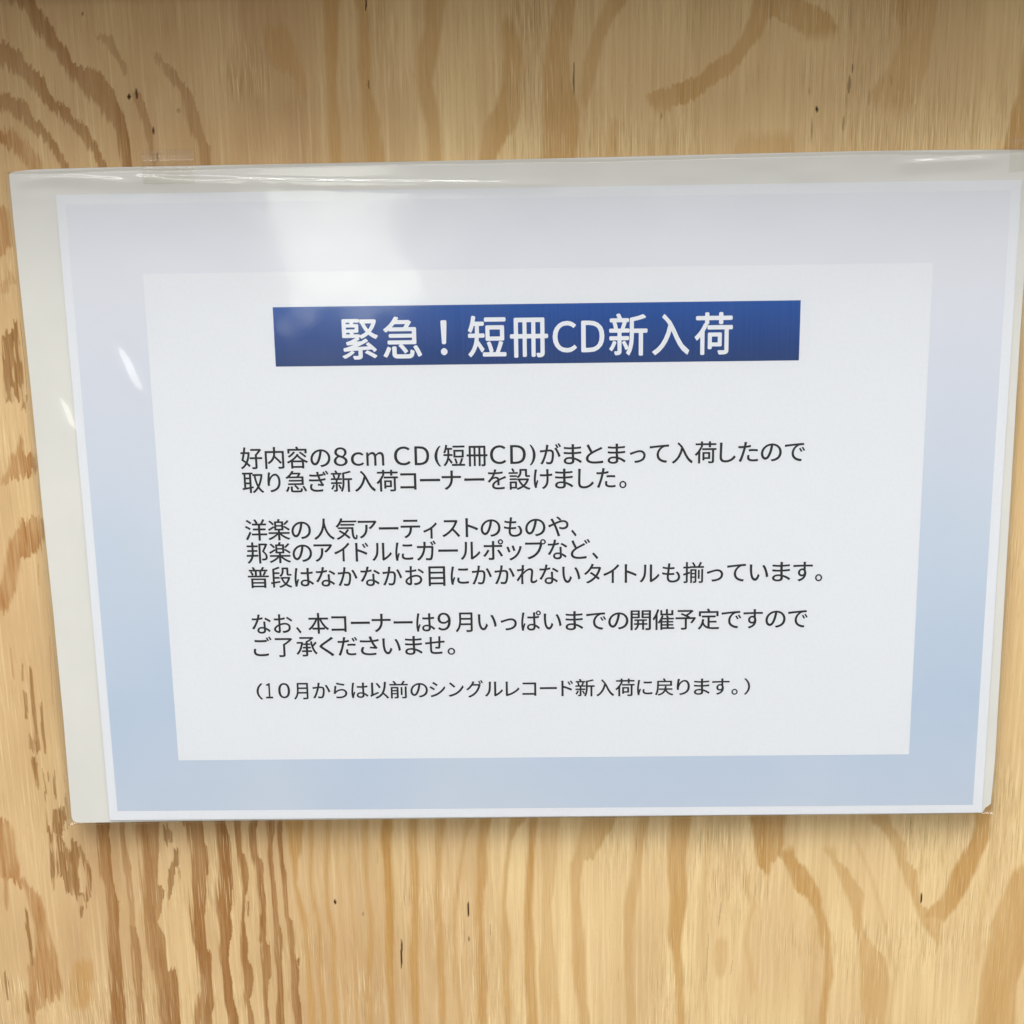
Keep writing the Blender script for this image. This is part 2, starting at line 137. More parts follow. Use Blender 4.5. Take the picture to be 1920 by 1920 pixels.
    ('D', 0.7, [(-187.66, -175.25), (-187.73, -180.15), (-187.83, -185.51)], [(-187.27, -175.25), (-186.73, -180.15), (-186.63, -185.52)]),
    ('D', 0.9, [(-170.32, -103.99), (-170.51, -106.07), (-171.04, -109.83), (-171.69, -112.75), (-171.8, -114.01)], [(-166.66, -104.02), (-165.3, -106.12), (-165.63, -109.88), (-167.82, -112.79), (-168.51, -114.05)]),
    ('D', 0.8, [(-172.94, -99.3), (-172.94, -107.3), (-173.43, -112.74)], [(-172.55, -99.3), (-172.55, -107.3), (-172.85, -112.74)]),
    ('D', 0.8, [(-165.83, -99.78), (-165.83, -107.78), (-166.08, -112.81)], [(-165.06, -99.78), (-165.06, -107.79), (-165.5, -112.81)]),
    ('D', 0.9, [(-172.85, -112.74), (-172.96, -118.21), (-173.33, -124.56), (-173.67, -130.51), (-173.47, -136.94)], [(-171.3, -112.76), (-171.79, -118.23), (-171.78, -124.57), (-172.31, -130.53), (-172.88, -136.94)]),
    ('D', 0.9, [(-170.25, -114.03), (-170.63, -118.24), (-170.93, -121.61), (-171.42, -127.13), (-171.18, -128.83), (-170.63, -131.4), (-168.98, -132.69), (-168.77, -136.98), (-165.72, -137.86), (-164.87, -141.74), (-164.53, -146.93)], [(-168.32, -114.05), (-167.72, -118.26), (-166.65, -121.65), (-163.24, -127.2), (-163.77, -128.9), (-163.99, -131.45), (-163.71, -132.74), (-164.08, -137.02), (-162.19, -137.89), (-162.72, -141.76), (-164.06, -146.93)]),
    ('D', 0.9, [(-165.36, -115.76), (-165.62, -118.71), (-166.23, -121.23), (-166.74, -127.17)], [(-164.98, -115.76), (-162.9, -118.73), (-162.73, -121.27), (-163.24, -127.2)]),
    ('D', 0.9, [(-162.83, -117.89), (-162.38, -121.69), (-161.85, -124.66), (-161.44, -128.92), (-161.4, -133.19), (-161.96, -137.47), (-162.64, -140.9)], [(-162.06, -117.89), (-161.21, -121.7), (-160.1, -124.68), (-159.1, -128.94), (-159.45, -133.2), (-159.81, -137.48), (-161.27, -140.91)]),
    ('R', 0.8, [(-168.95, 101.61), (-169.65, 94.49), (-170.14, 89.53), (-170.46, 86.2)], [(-165.04, 101.55), (-164.6, 94.41), (-164.51, 89.44), (-167.08, 86.15)]),
    ('R', 0.5, [(-165.98, 80.01), (-170.2, 77.27), (-170.48, 74.47)], [(-165.41, 80.0), (-163.98, 77.18), (-169.34, 74.46)]),
    ('D', 0.9, [(-165.85, 66.51), (-168.11, 63.7), (-170.77, 59.76), (-171.32, 54.05), (-171.76, 46.57), (-171.98, 41.36), (-171.57, 39.61)], [(-165.28, 66.5), (-165.26, 63.66), (-165.07, 59.68), (-165.03, 53.96), (-165.16, 46.48), (-165.65, 41.27), (-167.54, 39.56)]),
    ('D', 0.8, [(-165.43, 43.59), (-167.18, 37.22)], [(-164.28, 43.58), (-165.45, 37.2)]),
    ('R', 0.9, [(-168.01, 28.45), (-170.13, 24.36), (-172.1, 22.02), (-173.14, 17.29), (-175.41, 14.94), (-175.93, 12.56)], [(-167.43, 28.44), (-167.81, 24.33), (-163.97, 21.91), (-163.53, 17.16), (-170.45, 14.87), (-174.77, 12.54)]),
    ('R', 0.95, [(-167.06, 1.03), (-171.28, -0.12), (-171.57, -3.15), (-174.74, -5.53), (-176.33, -9.78), (-177.4, -14.66), (-179.0, -18.94), (-180.55, -22.62), (-181.03, -27.57), (-181.52, -32.54)], [(-166.47, 1.03), (-163.06, -0.23), (-163.04, -3.25), (-163.55, -5.67), (-165.71, -9.91), (-172.66, -14.72), (-173.66, -19.0), (-174.61, -22.69), (-176.86, -27.62), (-179.73, -32.57)]),
    ('D', 0.5, [(-179.11, -43.54), (-179.27, -55.9)], [(-178.69, -43.55), (-178.85, -55.91)]),
    ('D', 0.8, [(-175.96, -50.85), (-176.25, -57.85)], [(-175.17, -50.86), (-175.65, -57.86)]),
    ('D', 0.9, [(-173.24, -51.52), (-173.77, -61.72), (-174.05, -74.61), (-174.47, -82.42), (-176.06, -86.33), (-175.44, -96.22)], [(-172.4, -51.53), (-172.56, -61.73), (-172.53, -74.63), (-172.33, -82.44), (-173.91, -86.35), (-174.51, -96.23)]),
    ('D', 0.8, [(-176.43, -61.05), (-176.49, -71.35)], [(-174.92, -61.06), (-175.27, -71.36)]),
    ('D', 0.8, [(-171.04, -64.96), (-171.5, -74.64), (-171.23, -83.76)], [(-170.13, -64.97), (-170.4, -74.65), (-170.5, -83.77)]),
    ('D', 0.7, [(-176.06, -76.54), (-176.61, -82.4)], [(-174.54, -76.55), (-174.78, -82.41)]),
    ('D', 0.8, [(-172.74, -90.3), (-172.54, -98.23)], [(-172.13, -90.31), (-171.93, -98.24)]),
    ('D', 0.8, [(-170.96, -90.98), (-171.01, -94.94)], [(-170.04, -90.99), (-170.28, -94.95)]),
    ('D', 0.8, [(-169.12, -91.0), (-169.64, -100.25)], [(-168.2, -91.01), (-168.72, -100.26)]),
    ('D', 0.35, [(-165.6, -40.24), (-166.74, -64.36)], [(-165.24, -40.24), (-166.38, -64.36)]),
    ('D', 0.6, [(-166.75, -13.56), (-167.42, -22.16)], [(-166.52, -13.57), (-167.07, -22.17)]),
    ('B', 0.75, [(-165.5, 150.61), (-164.99, 147.48), (-162.84, 144.31), (-157.81, 141.08), (-154.0, 137.86), (-151.07, 133.86), (-146.82, 130.61), (-144.62, 127.39), (-142.31, 125.36), (-139.34, 121.3), (-137.12, 118.05), (-135.0, 113.58), (-135.0, 101.58)], [(-160.6, 150.53), (-155.99, 147.33), (-153.83, 144.16), (-149.6, 140.95), (-148.66, 137.78), (-146.54, 133.79), (-142.28, 130.54), (-141.32, 127.34), (-137.35, 125.28), (-136.03, 121.25), (-134.22, 118.01), (-132.5, 113.54), (-132.5, 101.54)]),
    ('B', 0.75, [(-157.79, 222.88), (-157.79, 162.88), (-155.16, 160.52), (-152.13, 158.16), (-150.82, 154.65), (-147.87, 151.1), (-145.77, 147.16), (-143.66, 143.21), (-142.53, 142.01), (-141.13, 139.23), (-138.11, 136.03), (-135.08, 132.81), (-132.08, 129.18), (-129.5, 125.15), (-128.58, 121.13), (-127.93, 113.47), (-127.93, 101.47)], [(-149.67, 222.88), (-149.67, 162.74), (-148.66, 160.41), (-147.65, 158.08), (-145.52, 154.56), (-143.79, 151.03), (-140.86, 147.08), (-140.38, 143.15), (-131.88, 141.84), (-130.46, 139.06), (-128.25, 135.86), (-127.47, 132.68), (-126.3, 129.09), (-125.37, 125.09), (-124.85, 121.07), (-124.61, 113.41), (-124.61, 101.41)]),
    ('B', 0.7, [(-165.29, 136.07), (-165.64, 132.51), (-160.17, 129.24), (-155.58, 125.17), (-150.94, 121.49), (-148.4, 117.42), (-146.67, 113.35), (-146.67, 101.35)], [(-162.41, 136.02), (-155.33, 132.34), (-153.98, 129.14), (-150.21, 125.08), (-147.63, 121.43), (-145.91, 117.38), (-144.18, 113.32), (-144.18, 101.32)]),
    ('R', 0.7, [(-166.38, 124.94), (-166.7, 121.74), (-161.95, 119.25), (-158.89, 116.38), (-156.62, 113.92), (-156.62, 101.92)], [(-159.76, 124.83), (-157.57, 121.59), (-154.89, 119.14), (-152.66, 116.28), (-152.05, 113.84), (-152.05, 101.84)]),
    ('B', 0.5, [(-132.65, 152.4), (-129.64, 149.24), (-127.85, 146.08), (-125.64, 142.91), (-125.07, 139.76)], [(-127.36, 152.31), (-126.79, 149.19), (-125.81, 146.05), (-124.01, 142.89), (-123.84, 139.74)]),
    ('B', 0.5, [(-123.32, 135.78), (-121.62, 131.0), (-120.01, 125.0), (-118.8, 118.97), (-118.38, 113.32), (-118.38, 101.32)], [(-120.85, 135.74), (-118.74, 130.96), (-117.32, 124.96), (-117.55, 118.95), (-117.13, 113.3), (-117.13, 101.3)]),
    ('B', 0.5, [(-116.36, 146.67), (-114.13, 143.51), (-111.19, 138.74), (-108.18, 134.75), (-107.36, 128.79), (-106.11, 122.78), (-103.89, 118.73), (-103.43, 113.08), (-103.43, 101.08)], [(-114.32, 146.64), (-110.86, 143.45), (-107.91, 138.69), (-104.9, 134.7), (-102.83, 128.71), (-101.98, 122.71), (-100.17, 118.68), (-100.11, 113.03), (-100.11, 101.03)]),
    ('A', 0.4, [(-82.08, 153.88), (-80.88, 146.09), (-79.05, 142.15), (-72.31, 138.11), (-71.37, 132.17)], [(-74.37, 153.75), (-71.51, 145.93), (-70.48, 142.01), (-69.04, 138.06), (-69.32, 132.14)]),
    ('A', 0.65, [(-63.07, 221.27), (-63.07, 161.27), (-63.22, 153.57), (-63.37, 145.8), (-63.32, 137.96), (-63.47, 130.07), (-63.53, 124.1), (-63.36, 114.07), (-63.36, 102.07)], [(-58.23, 221.27), (-58.23, 161.19), (-58.96, 153.5), (-59.5, 145.73), (-60.46, 137.92), (-60.19, 130.01), (-59.83, 124.04), (-59.85, 114.02), (-59.85, 102.02)]),
    ('A', 0.6, [(-54.19, 221.12), (-54.19, 161.12), (-52.73, 157.25), (-53.04, 149.52), (-53.76, 141.73), (-52.85, 133.85), (-53.17, 125.93), (-52.91, 121.93), (-51.99, 113.89), (-51.99, 101.89)], [(-50.56, 221.12), (-50.56, 161.06), (-49.5, 157.2), (-49.8, 149.47), (-49.69, 141.66), (-49.58, 133.8), (-47.42, 125.84), (-47.56, 121.85), (-46.62, 113.81), (-46.62, 101.81)]),
    ('A', 0.55, [(-32.82, 220.76), (-32.82, 160.76), (-33.05, 153.06), (-35.72, 145.34), (-35.96, 137.52), (-34.56, 129.6), (-33.51, 123.62), (-33.4, 113.6), (-33.4, 101.6)], [(-26.77, 220.76), (-26.77, 160.66), (-27.79, 152.97), (-29.21, 145.23), (-31.06, 137.44), (-29.65, 129.52), (-28.99, 123.55), (-28.85, 113.53), (-28.85, 101.53)]),
    ('A', 0.65, [(-9.96, 154.61), (-9.32, 144.9), (-9.46, 137.08), (-12.05, 129.24), (-15.85, 123.34), (-16.8, 117.36), (-17.71, 113.36), (-17.71, 101.36)], [(-6.73, 154.55), (-3.64, 144.81), (-3.35, 136.98), (-4.27, 129.11), (-6.0, 123.18), (-10.62, 117.26), (-12.34, 113.27), (-12.34, 101.27)]),
    ('A', 0.7, [(6.64, 220.09), (6.64, 160.09), (4.95, 152.42), (3.66, 144.69), (2.36, 136.89), (2.27, 129.01), (2.18, 121.06), (1.27, 113.86), (1.27, 101.86)], [(12.27, 220.09), (12.27, 160.0), (11.41, 152.32), (10.15, 144.58), (10.5, 136.76), (13.3, 128.83), (13.26, 120.88), (11.98, 113.69), (11.98, 101.69)]),
    ('A', 0.55, [(21.51, 219.84), (21.51, 159.84), (19.09, 154.12), (16.65, 148.36), (14.6, 142.56), (13.74, 134.74), (14.12, 128.82)], [(28.34, 219.84), (28.34, 159.72), (23.92, 154.04), (20.69, 148.29), (19.46, 142.48), (17.41, 134.68), (15.75, 128.79)]),
    ('A', 0.45, [(22.7, 124.71), (21.87, 116.75), (21.45, 113.55), (21.45, 101.55)], [(27.2, 124.64), (26.8, 116.67), (27.22, 113.46), (27.22, 101.46)]),
    ('A', 0.7, [(65.66, 219.09), (65.66, 159.09), (64.58, 153.35), (61.87, 148.38), (58.72, 143.78), (53.11, 140.75), (49.91, 137.68), (41.82, 134.68), (33.7, 132.45), (34.53, 130.07), (35.76, 128.47), (37.0, 126.86)], [(72.08, 219.09), (72.08, 158.98), (69.81, 153.26), (67.91, 148.28), (64.38, 143.68), (62.02, 140.61), (58.84, 137.53), (54.02, 134.48), (51.21, 132.16), (47.17, 129.86), (42.7, 128.36), (39.04, 126.83)]),
    ('A', 0.4, [(62.43, 120.1), (60.89, 114.93), (60.1, 112.94), (60.1, 100.94)], [(78.79, 119.84), (79.34, 114.64), (79.4, 112.64), (79.4, 100.64)]),
    ('A', 0.65, [(66.46, 219.08), (66.46, 159.08), (68.16, 155.21), (76.7, 151.22), (80.81, 148.06)], [(80.89, 219.08), (80.89, 158.83), (87.42, 154.89), (90.77, 150.99), (90.07, 147.91)]),
    ('A', 0.4, [(105.71, 218.41), (105.71, 158.41), (106.67, 154.56), (109.25, 150.68), (110.22, 146.8), (107.34, 139.08), (101.6, 131.35), (103.01, 126.59)], [(120.5, 218.41), (120.5, 158.16), (119.89, 154.34), (119.68, 150.5), (119.07, 146.65), (118.65, 138.9), (115.79, 131.12), (114.39, 126.41)]),
    ('A', 0.8, [(146.52, 144.26), (146.18, 130.62), (144.52, 124.74), (143.67, 118.81), (142.74, 114.04), (142.11, 110.85), (142.11, 98.85)], [(150.94, 144.19), (151.84, 130.53), (152.23, 124.62), (152.63, 118.67), (152.94, 113.88), (153.16, 110.68), (153.16, 98.68)]),
]
CRACKS = [(-51.0, -156.34, -51.39, -167.92, 0.53, 1.0), (-27.03, -141.65, -27.01, -147.45, 0.57, 1.0), (-26.96, -155.24, -27.01, -157.41, 0.35, 0.8), (-73.96, -140.38, -73.96, -142.1, 0.71, 1.0), (-64.3, -145.41, -64.35, -146.7, 0.71, 0.35), (-58.29, -120.54, -58.32, -126.45, 0.28, 0.25), (-48.59, -124.85, -49.37, -142.74, 0.35, 0.25), (-19.15, -150.11, -19.44, -155.3, 0.32, 0.4), (131.95, -139.62, 131.9, -143.45, 0.57, 1.0), (126.59, -109.34, 126.95, -116.82, 0.32, 0.4), (125.75, -157.15, 124.97, -165.83, 0.28, 0.3), (62.07, -141.56, 61.28, -152.3, 0.32, 0.4), (57.82, -154.43, 57.13, -174.06, 0.32, 0.3), (66.58, -165.36, 65.72, -171.48, 0.25, 0.3), (-123.82, 134.61, -123.93, 133.22, 0.85, 1.0), (-121.44, 136.15, -121.48, 133.38, 0.68, 0.9), (-117.13, 124.76, -117.15, 122.76, 0.6, 0.9), (-135.79, 158.85, -135.88, 157.69, 0.38, 0.7), (-116.63, 117.33, -116.84, 114.51, 0.51, 0.5), (-108.92, 130.0, -108.97, 129.21, 1.28, 0.3), (-50.23, 163.36, -50.45, 157.79, 0.43, 1.0), (-50.46, 137.56, -50.55, 135.19, 0.38, 0.7), (11.83, 141.63, 11.77, 132.21, 0.38, 0.8), (38.34, 126.84, 38.36, 124.46, 0.3, 0.5), (95.88, 139.86, 95.85, 137.51, 0.38, 0.7), (95.24, 136.55, 95.02, 131.45, 0.85, 0.5), (85.48, 127.67, 85.61, 126.08, 0.64, 1.0), (84.28, 124.52, 84.27, 116.96, 0.3, 0.6), (93.92, 124.76, 93.59, 120.4, 0.43, 0.5), (94.49, 131.46, 94.43, 127.52, 0.34, 0.3), (101.35, 132.33, 101.35, 127.41, 0.3, 0.4), (115.33, 127.97, 115.09, 124.42, 0.21, 0.3), (83.06, 133.61, 83.15, 130.86, 0.34, 0.3), (107.65, 136.74, 107.78, 133.6, 0.3, 0.3)]
CARD = [(-162.59, 111.09), (-162.01, 111.89), (-160.82, 112.27), (-155.32, 112.75), (-138.78, 113.02), (-99.21, 113.15), (-7.33, 113.47), (48.14, 113.96), (96.89, 114.3), (126.06, 114.24), (151.15, 113.92), (151.18, 55.27), (151.46, -0.02), (151.76, -58.49), (151.95, -85.13), (151.53, -102.03), (150.5, -103.0), (149.81, -103.38), (149.32, -104.36), (148.84, -105.34), (123.26, -105.58), (50.91, -105.47), (-10.84, -105.57), (-76.51, -105.73), (-125.94, -105.75), (-159.01, -106.13), (-160.46, -105.92), (-161.4, -105.12), (-161.74, -103.72), (-161.42, -66.49), (-161.49, -28.84), (-161.89, 3.92), (-162.0, 46.04), (-162.4, 79.85), (-162.51, 96.33)]
SLEEVE = [(-163.7, 112.56), (152.69, 114.14), (153.33, -106.07), (-163.05, -106.79)]
SHEET = [(-148.5, 105.0), (148.5, 105.0), (148.5, -105.0), (-148.5, -105.0)]
TEXT = [
    (58.92, [('緊', -61.97, -50.37), ('急', -48.95, -36.64), ('！', -30.73, -28.6), ('短', -22.12, -10.02), ('冊', -8.85, 3.18), ('C', 4.6, 12.25), ('D', 13.57, 20.87), ('新', 22.29, 34.4), ('入', 35.81, 47.58), ('荷', 49.13, 61.12)]),
    (20.88, [('好', -96.26, -89.14), ('内', -88.34, -82.12), ('容', -81.31, -74.45), ('の', -73.69, -67.18), ('8', -66.17, -61.67), ('c', -60.66, -56.41), ('m', -55.66, -49.9), ('C', -46.75, -41.4), ('D', -40.14, -35.39), ('(', -33.74, -31.64), ('短', -30.89, -23.9), ('冊', -23.4, -16.65), ('C', -15.9, -10.66), ('D', -9.41, -4.36), (')', -3.2, -1.21), ('が', 0.14, 6.97), ('ま', 7.72, 13.6), ('と', 14.85, 20.43), ('ま', 21.83, 27.65), ('っ', 28.9, 34.03), ('て', 35.27, 41.49), ('入', 42.34, 49.1), ('荷', 49.7, 56.66), ('し', 57.65, 62.87), ('た', 63.62, 69.98), ('の', 70.82, 77.53), ('で', 78.42, 84.97)]),
    (12.9, [('取', -96.14, -89.09), ('り', -87.93, -83.65), ('急', -82.13, -75.19), ('ぎ', -74.48, -68.04), ('新', -67.44, -60.5), ('入', -59.74, -52.96), ('荷', -52.7, -45.67), ('コ', -45.02, -39.75), ('ー', -38.64, -32.11), ('ナ', -31.61, -25.34), ('ー', -24.34, -17.82), ('を', -16.81, -10.8), ('設', -10.03, -2.96), ('け', -1.96, 4.05), ('ま', 4.9, 10.81), ('し', 12.31, 17.42), ('た', 18.22, 24.42), ('。', 25.57, 27.92)]),
    (-3.02, [('洋', -96.15, -88.93), ('楽', -88.66, -81.45), ('の', -81.02, -74.61), ('人', -73.7, -66.91), ('気', -66.59, -59.44), ('ア', -59.28, -53.14), ('ー', -52.5, -46.1), ('テ', -45.4, -39.01), ('ィ', -38.1, -33.52), ('ス', -31.92, -26.06), ('ト', -24.35, -20.2), ('の', -19.4, -12.9), ('も', -11.84, -5.88), ('の', -4.94, 1.69), ('や', 2.53, 9.17), ('、', 9.95, 11.78)]),
    (-10.77, [('邦', -96.08, -89.1), ('楽', -88.67, -81.59), ('の', -81.04, -74.61), ('ア', -74.07, -67.91), ('イ', -67.37, -62.28), ('ド', -60.5, -56.11), ('ル', -55.04, -48.51), ('に', -47.43, -41.55), ('ガ', -40.42, -34.05), ('ー', -33.36, -26.94), ('ル', -26.14, -19.61), ('ポ', -18.76, -12.13), ('ッ', -11.17, -6.1), ('プ', -5.05, 1.77), ('な', 2.3, 8.7), ('ど', 9.8, 16.19), ('、', 16.72, 18.81)]),
    (-19.16, [('普', -96.13, -89.17), ('段', -88.63, -81.63), ('は', -80.82, -74.46), ('な', -73.76, -67.3), ('か', -66.55, -60.09), ('な', -59.12, -52.67), ('か', -51.86, -45.41), ('お', -44.49, -38.26), ('目', -36.81, -31.28), ('に', -29.56, -23.55), ('か', -22.58, -16.03), ('か', -15.17, -8.52), ('れ', -7.98, -1.18), ('な', -0.53, 5.79), ('い', 6.95, 12.9), ('タ', 14.06, 19.74), ('イ', 20.37, 25.63), ('ト', 27.32, 31.31), ('ル', 32.21, 38.78), ('も', 39.57, 45.51), ('揃', 46.4, 53.23), ('っ', 54.12, 59.53), ('て', 60.74, 66.88), ('い', 68.08, 74.22), ('ま', 75.43, 81.41), ('す', 82.25, 88.64), ('。', 89.43, 91.79)]),
    (-35.17, [('な', -95.75, -89.37), ('お', -88.51, -82.28), ('、', -81.17, -79.4), ('本', -77.12, -70.2), ('コ', -69.44, -64.38), ('ー', -62.96, -56.65), ('ナ', -56.04, -49.73), ('ー', -48.82, -42.51), ('は', -41.34, -35.09), ('9', -34.28, -29.89), ('月', -28.38, -22.68), ('い', -20.96, -14.76), ('っ', -13.5, -8.11), ('ぱ', -6.7, -0.14), ('い', 0.73, 6.63), ('ま', 7.91, 13.8), ('で', 14.72, 21.33), ('の', 21.99, 28.65), ('開', 29.31, 36.07), ('催', 36.58, 43.74), ('予', 44.09, 50.89), ('定', 51.4, 58.56), ('で', 59.17, 65.71), ('す', 66.37, 72.76), ('の', 73.62, 80.26), ('で', 81.02, 87.5)]),
    (-43.18, [('ご', -95.66, -89.46), ('了', -88.44, -82.6), ('承', -81.49, -74.38), ('く', -73.72, -68.79), ('だ', -67.63, -61.03), ('さ', -60.27, -53.93), ('い', -52.81, -46.68), ('ま', -45.31, -39.48), ('せ', -38.62, -32.14), ('。', -31.23, -28.69)]),
    (-58.73, [('（', -95.52, -93.37), ('1', -92.45, -90.04), ('0', -88.25, -84.26), ('月', -83.03, -78.17), ('か', -76.73, -70.75), ('ら', -69.73, -65.13), ('は', -63.79, -58.07), ('以', -57.56, -51.17), ('前', -51.02, -44.79), ('の', -44.02, -38.15), ('シ', -37.64, -32.28), ('ン', -31.26, -26.16), ('グ', -25.4, -19.69), ('ル', -19.17, -13.06), ('レ', -12.24, -7.56), ('コ', -6.63, -1.96), ('ー', -0.82, 4.88), ('ド', 6.33, 10.32), ('新', 10.99, 17.47), ('入', 17.99, 23.94), ('荷', 24.3, 30.77), ('に', 31.55, 36.72), ('戻', 37.5, 43.71), ('り', 44.74, 49.14), ('ま', 50.43, 55.75), ('す', 56.47, 62.31), ('。', 62.93, 65.05), ('）', 67.07, 69.13)]),
]

# ---------------------------------------------------------------- helpers
def tag(o, label=None, cat=None, kind=None, group=None):
    if label: o['label'] = label
    if cat: o['category'] = cat
    if kind: o['kind'] = kind
    if group: o['group'] = group
    return o

def mesh_obj(name, verts, faces, mat=None, parent=None, smooth=False):
    """verts in wall millimetres."""
    v = np.asarray(verts, dtype=np.float64)
    w = np.empty_like(v)
    w[:, 0] = v[:, 0]; w[:, 1] = -v[:, 2]; w[:, 2] = v[:, 1]
    w *= MM
    me = bpy.data.meshes.new(name)
    me.from_pydata(w.tolist(), [], [tuple(int(i) for i in f) for f in faces])
    me.update()
    if smooth:
        me.polygons.foreach_set('use_smooth', [True] * len(me.polygons))
    o = bpy.data.objects.new(name, me)
    scene.collection.objects.link(o)
    if mat: me.materials.append(mat)
    if parent: o.parent = parent
    return o

def quads_mesh(name, v, quads, mat):
    """fast build of a big all-quad mesh; v (n,3) in wall millimetres, quads (m,4)."""
    w = np.empty((len(v), 3), dtype=np.float32)
    w[:, 0] = v[:, 0]; w[:, 1] = -v[:, 2]; w[:, 2] = v[:, 1]
    w *= MM
    me = bpy.data.meshes.new(name)
    me.vertices.add(len(w)); me.vertices.foreach_set('co', w.ravel())
    me.loops.add(quads.size); me.loops.foreach_set('vertex_index', quads.ravel().astype(np.int32))
    me.polygons.add(len(quads))
    me.polygons.foreach_set('loop_start', np.arange(0, quads.size, 4, dtype=np.int32))
    me.update(calc_edges=True)
    me.validate()
    me.materials.append(mat)
    o = bpy.data.objects.new(name, me)
    scene.collection.objects.link(o)
    return o

def slab(name, outline, z_front, z_back, mat, parent=None):
    """flat sheet of real thickness from an outline (clockwise as seen from the front)."""
    n = len(outline)
    v = [(x, y, z_front) for x, y in outline] + [(x, y, z_back) for x, y in outline]
    f = [tuple(range(n - 1, -1, -1)), tuple(range(n, 2 * n))]
    for i in range(n):
        j = (i + 1) % n
        f.append((i, j, n + j, n + i))
    return mesh_obj(name, v, f, mat, parent)

def hash01(ix, iy, seed):
    h = (ix.astype(np.int64) * 374761393 + iy.astype(np.int64) * 668265263 + seed * 1442695041) & 0xffffffff
    h = ((h ^ (h >> 13)) * 1274126177) & 0xffffffff
    h = (h ^ (h >> 16)) & 0xffffffff
    return h / 4294967295.0

def vnoise(x, y, seed):
    """smooth value noise, -1..1"""
    x = np.asarray(x, float); y = np.asarray(y, float)
    ix = np.floor(x); iy = np.floor(y)
    fx = x - ix; fy = y - iy
    fx = fx * fx * (3 - 2 * fx); fy = fy * fy * (3 - 2 * fy)
    a = hash01(ix, iy, seed); b = hash01(ix + 1, iy, seed)
    c = hash01(ix, iy + 1, seed); d = hash01(ix + 1, iy + 1, seed)
    return (a * (1 - fx) + b * fx) * (1 - fy) * 2 + (c * (1 - fx) + d * fx) * fy * 2 - 1

def sstep(t):
    t = np.clip(t, 0, 1)
    return t * t * (3 - 2 * t)

class Nodes:
    def __init__(self, name):
        self.m = bpy.data.materials.new(name)
        self.m.use_nodes = True
        self.t = self.m.node_tree
        self.b = self.t.nodes['Principled BSDF']
        self.out = self.t.nodes['Material Output']
    def new(self, kind, **kw):
        n = self.t.nodes.new(kind)
        for k, v in kw.items(): setattr(n, k, v)
        return n
    def link(self, a, b):
        self.t.links.new(a, b)
    def attr(self, name):
        n = self.new('ShaderNodeAttribute'); n.attribute_name = name
        return n.outputs['Fac']
    def mix(self, fac, a, b, blend='MIX'):
        n = self.new('ShaderNodeMix', data_type='RGBA', blend_type=blend)
        for s, v in ((n.inputs[0], fac), (n.inputs[6], a), (n.inputs[7], b)):
            if isinstance(v, (int, float)): s.default_value = v
            elif isinstance(v, tuple): s.default_value = (*v, 1)
            else: self.link(v, s)
        return n.outputs[2]
    def math(self, op, a, b=0.0, clamp=False):
        n = self.new('ShaderNodeMath', operation=op); n.use_clamp = clamp
        for s, v in ((n.inputs[0], a), (n.inputs[1], b)):
            if isinstance(v, (int, float)): s.default_value = v
            else: self.link(v, s)
        return n.outputs[0]
    def noise(self, scale, sx=1., sy=1., sz=1., detail=2., rough=.5):
        tc = self.new('ShaderNodeTexCoord'); mp = self.new('ShaderNodeMapping')
        mp.inputs['Scale'].default_value = (sx, sy, sz)
        self.link(tc.outputs['Object'], mp.inputs['Vector'])
        n = self.new('ShaderNodeTexNoise')
        n.inputs['Scale'].default_value = scale
        n.inputs['Detail'].default_value = detail
        n.inputs['Roughness'].default_value = rough
        self.link(mp.outputs[0], n.inputs['Vector'])
        return n.outputs['Fac']
    def remap(self, v, a, b, c, d):
        n = self.new('ShaderNodeMapRange')
        self.link(v, n.inputs['Value'])
        for k, x in zip(('From Min', 'From Max', 'To Min', 'To Max'), (a, b, c, d)): n.inputs[k].default_value = x
        return n.outputs[0]

# ---------------------------------------------------------------- plywood wall
Z_WALL = -5.0
TILT = .027                                # the sheet hangs a little proud of the wall at its foot

def wall_z(y):
    return Z_WALL + TILT * y

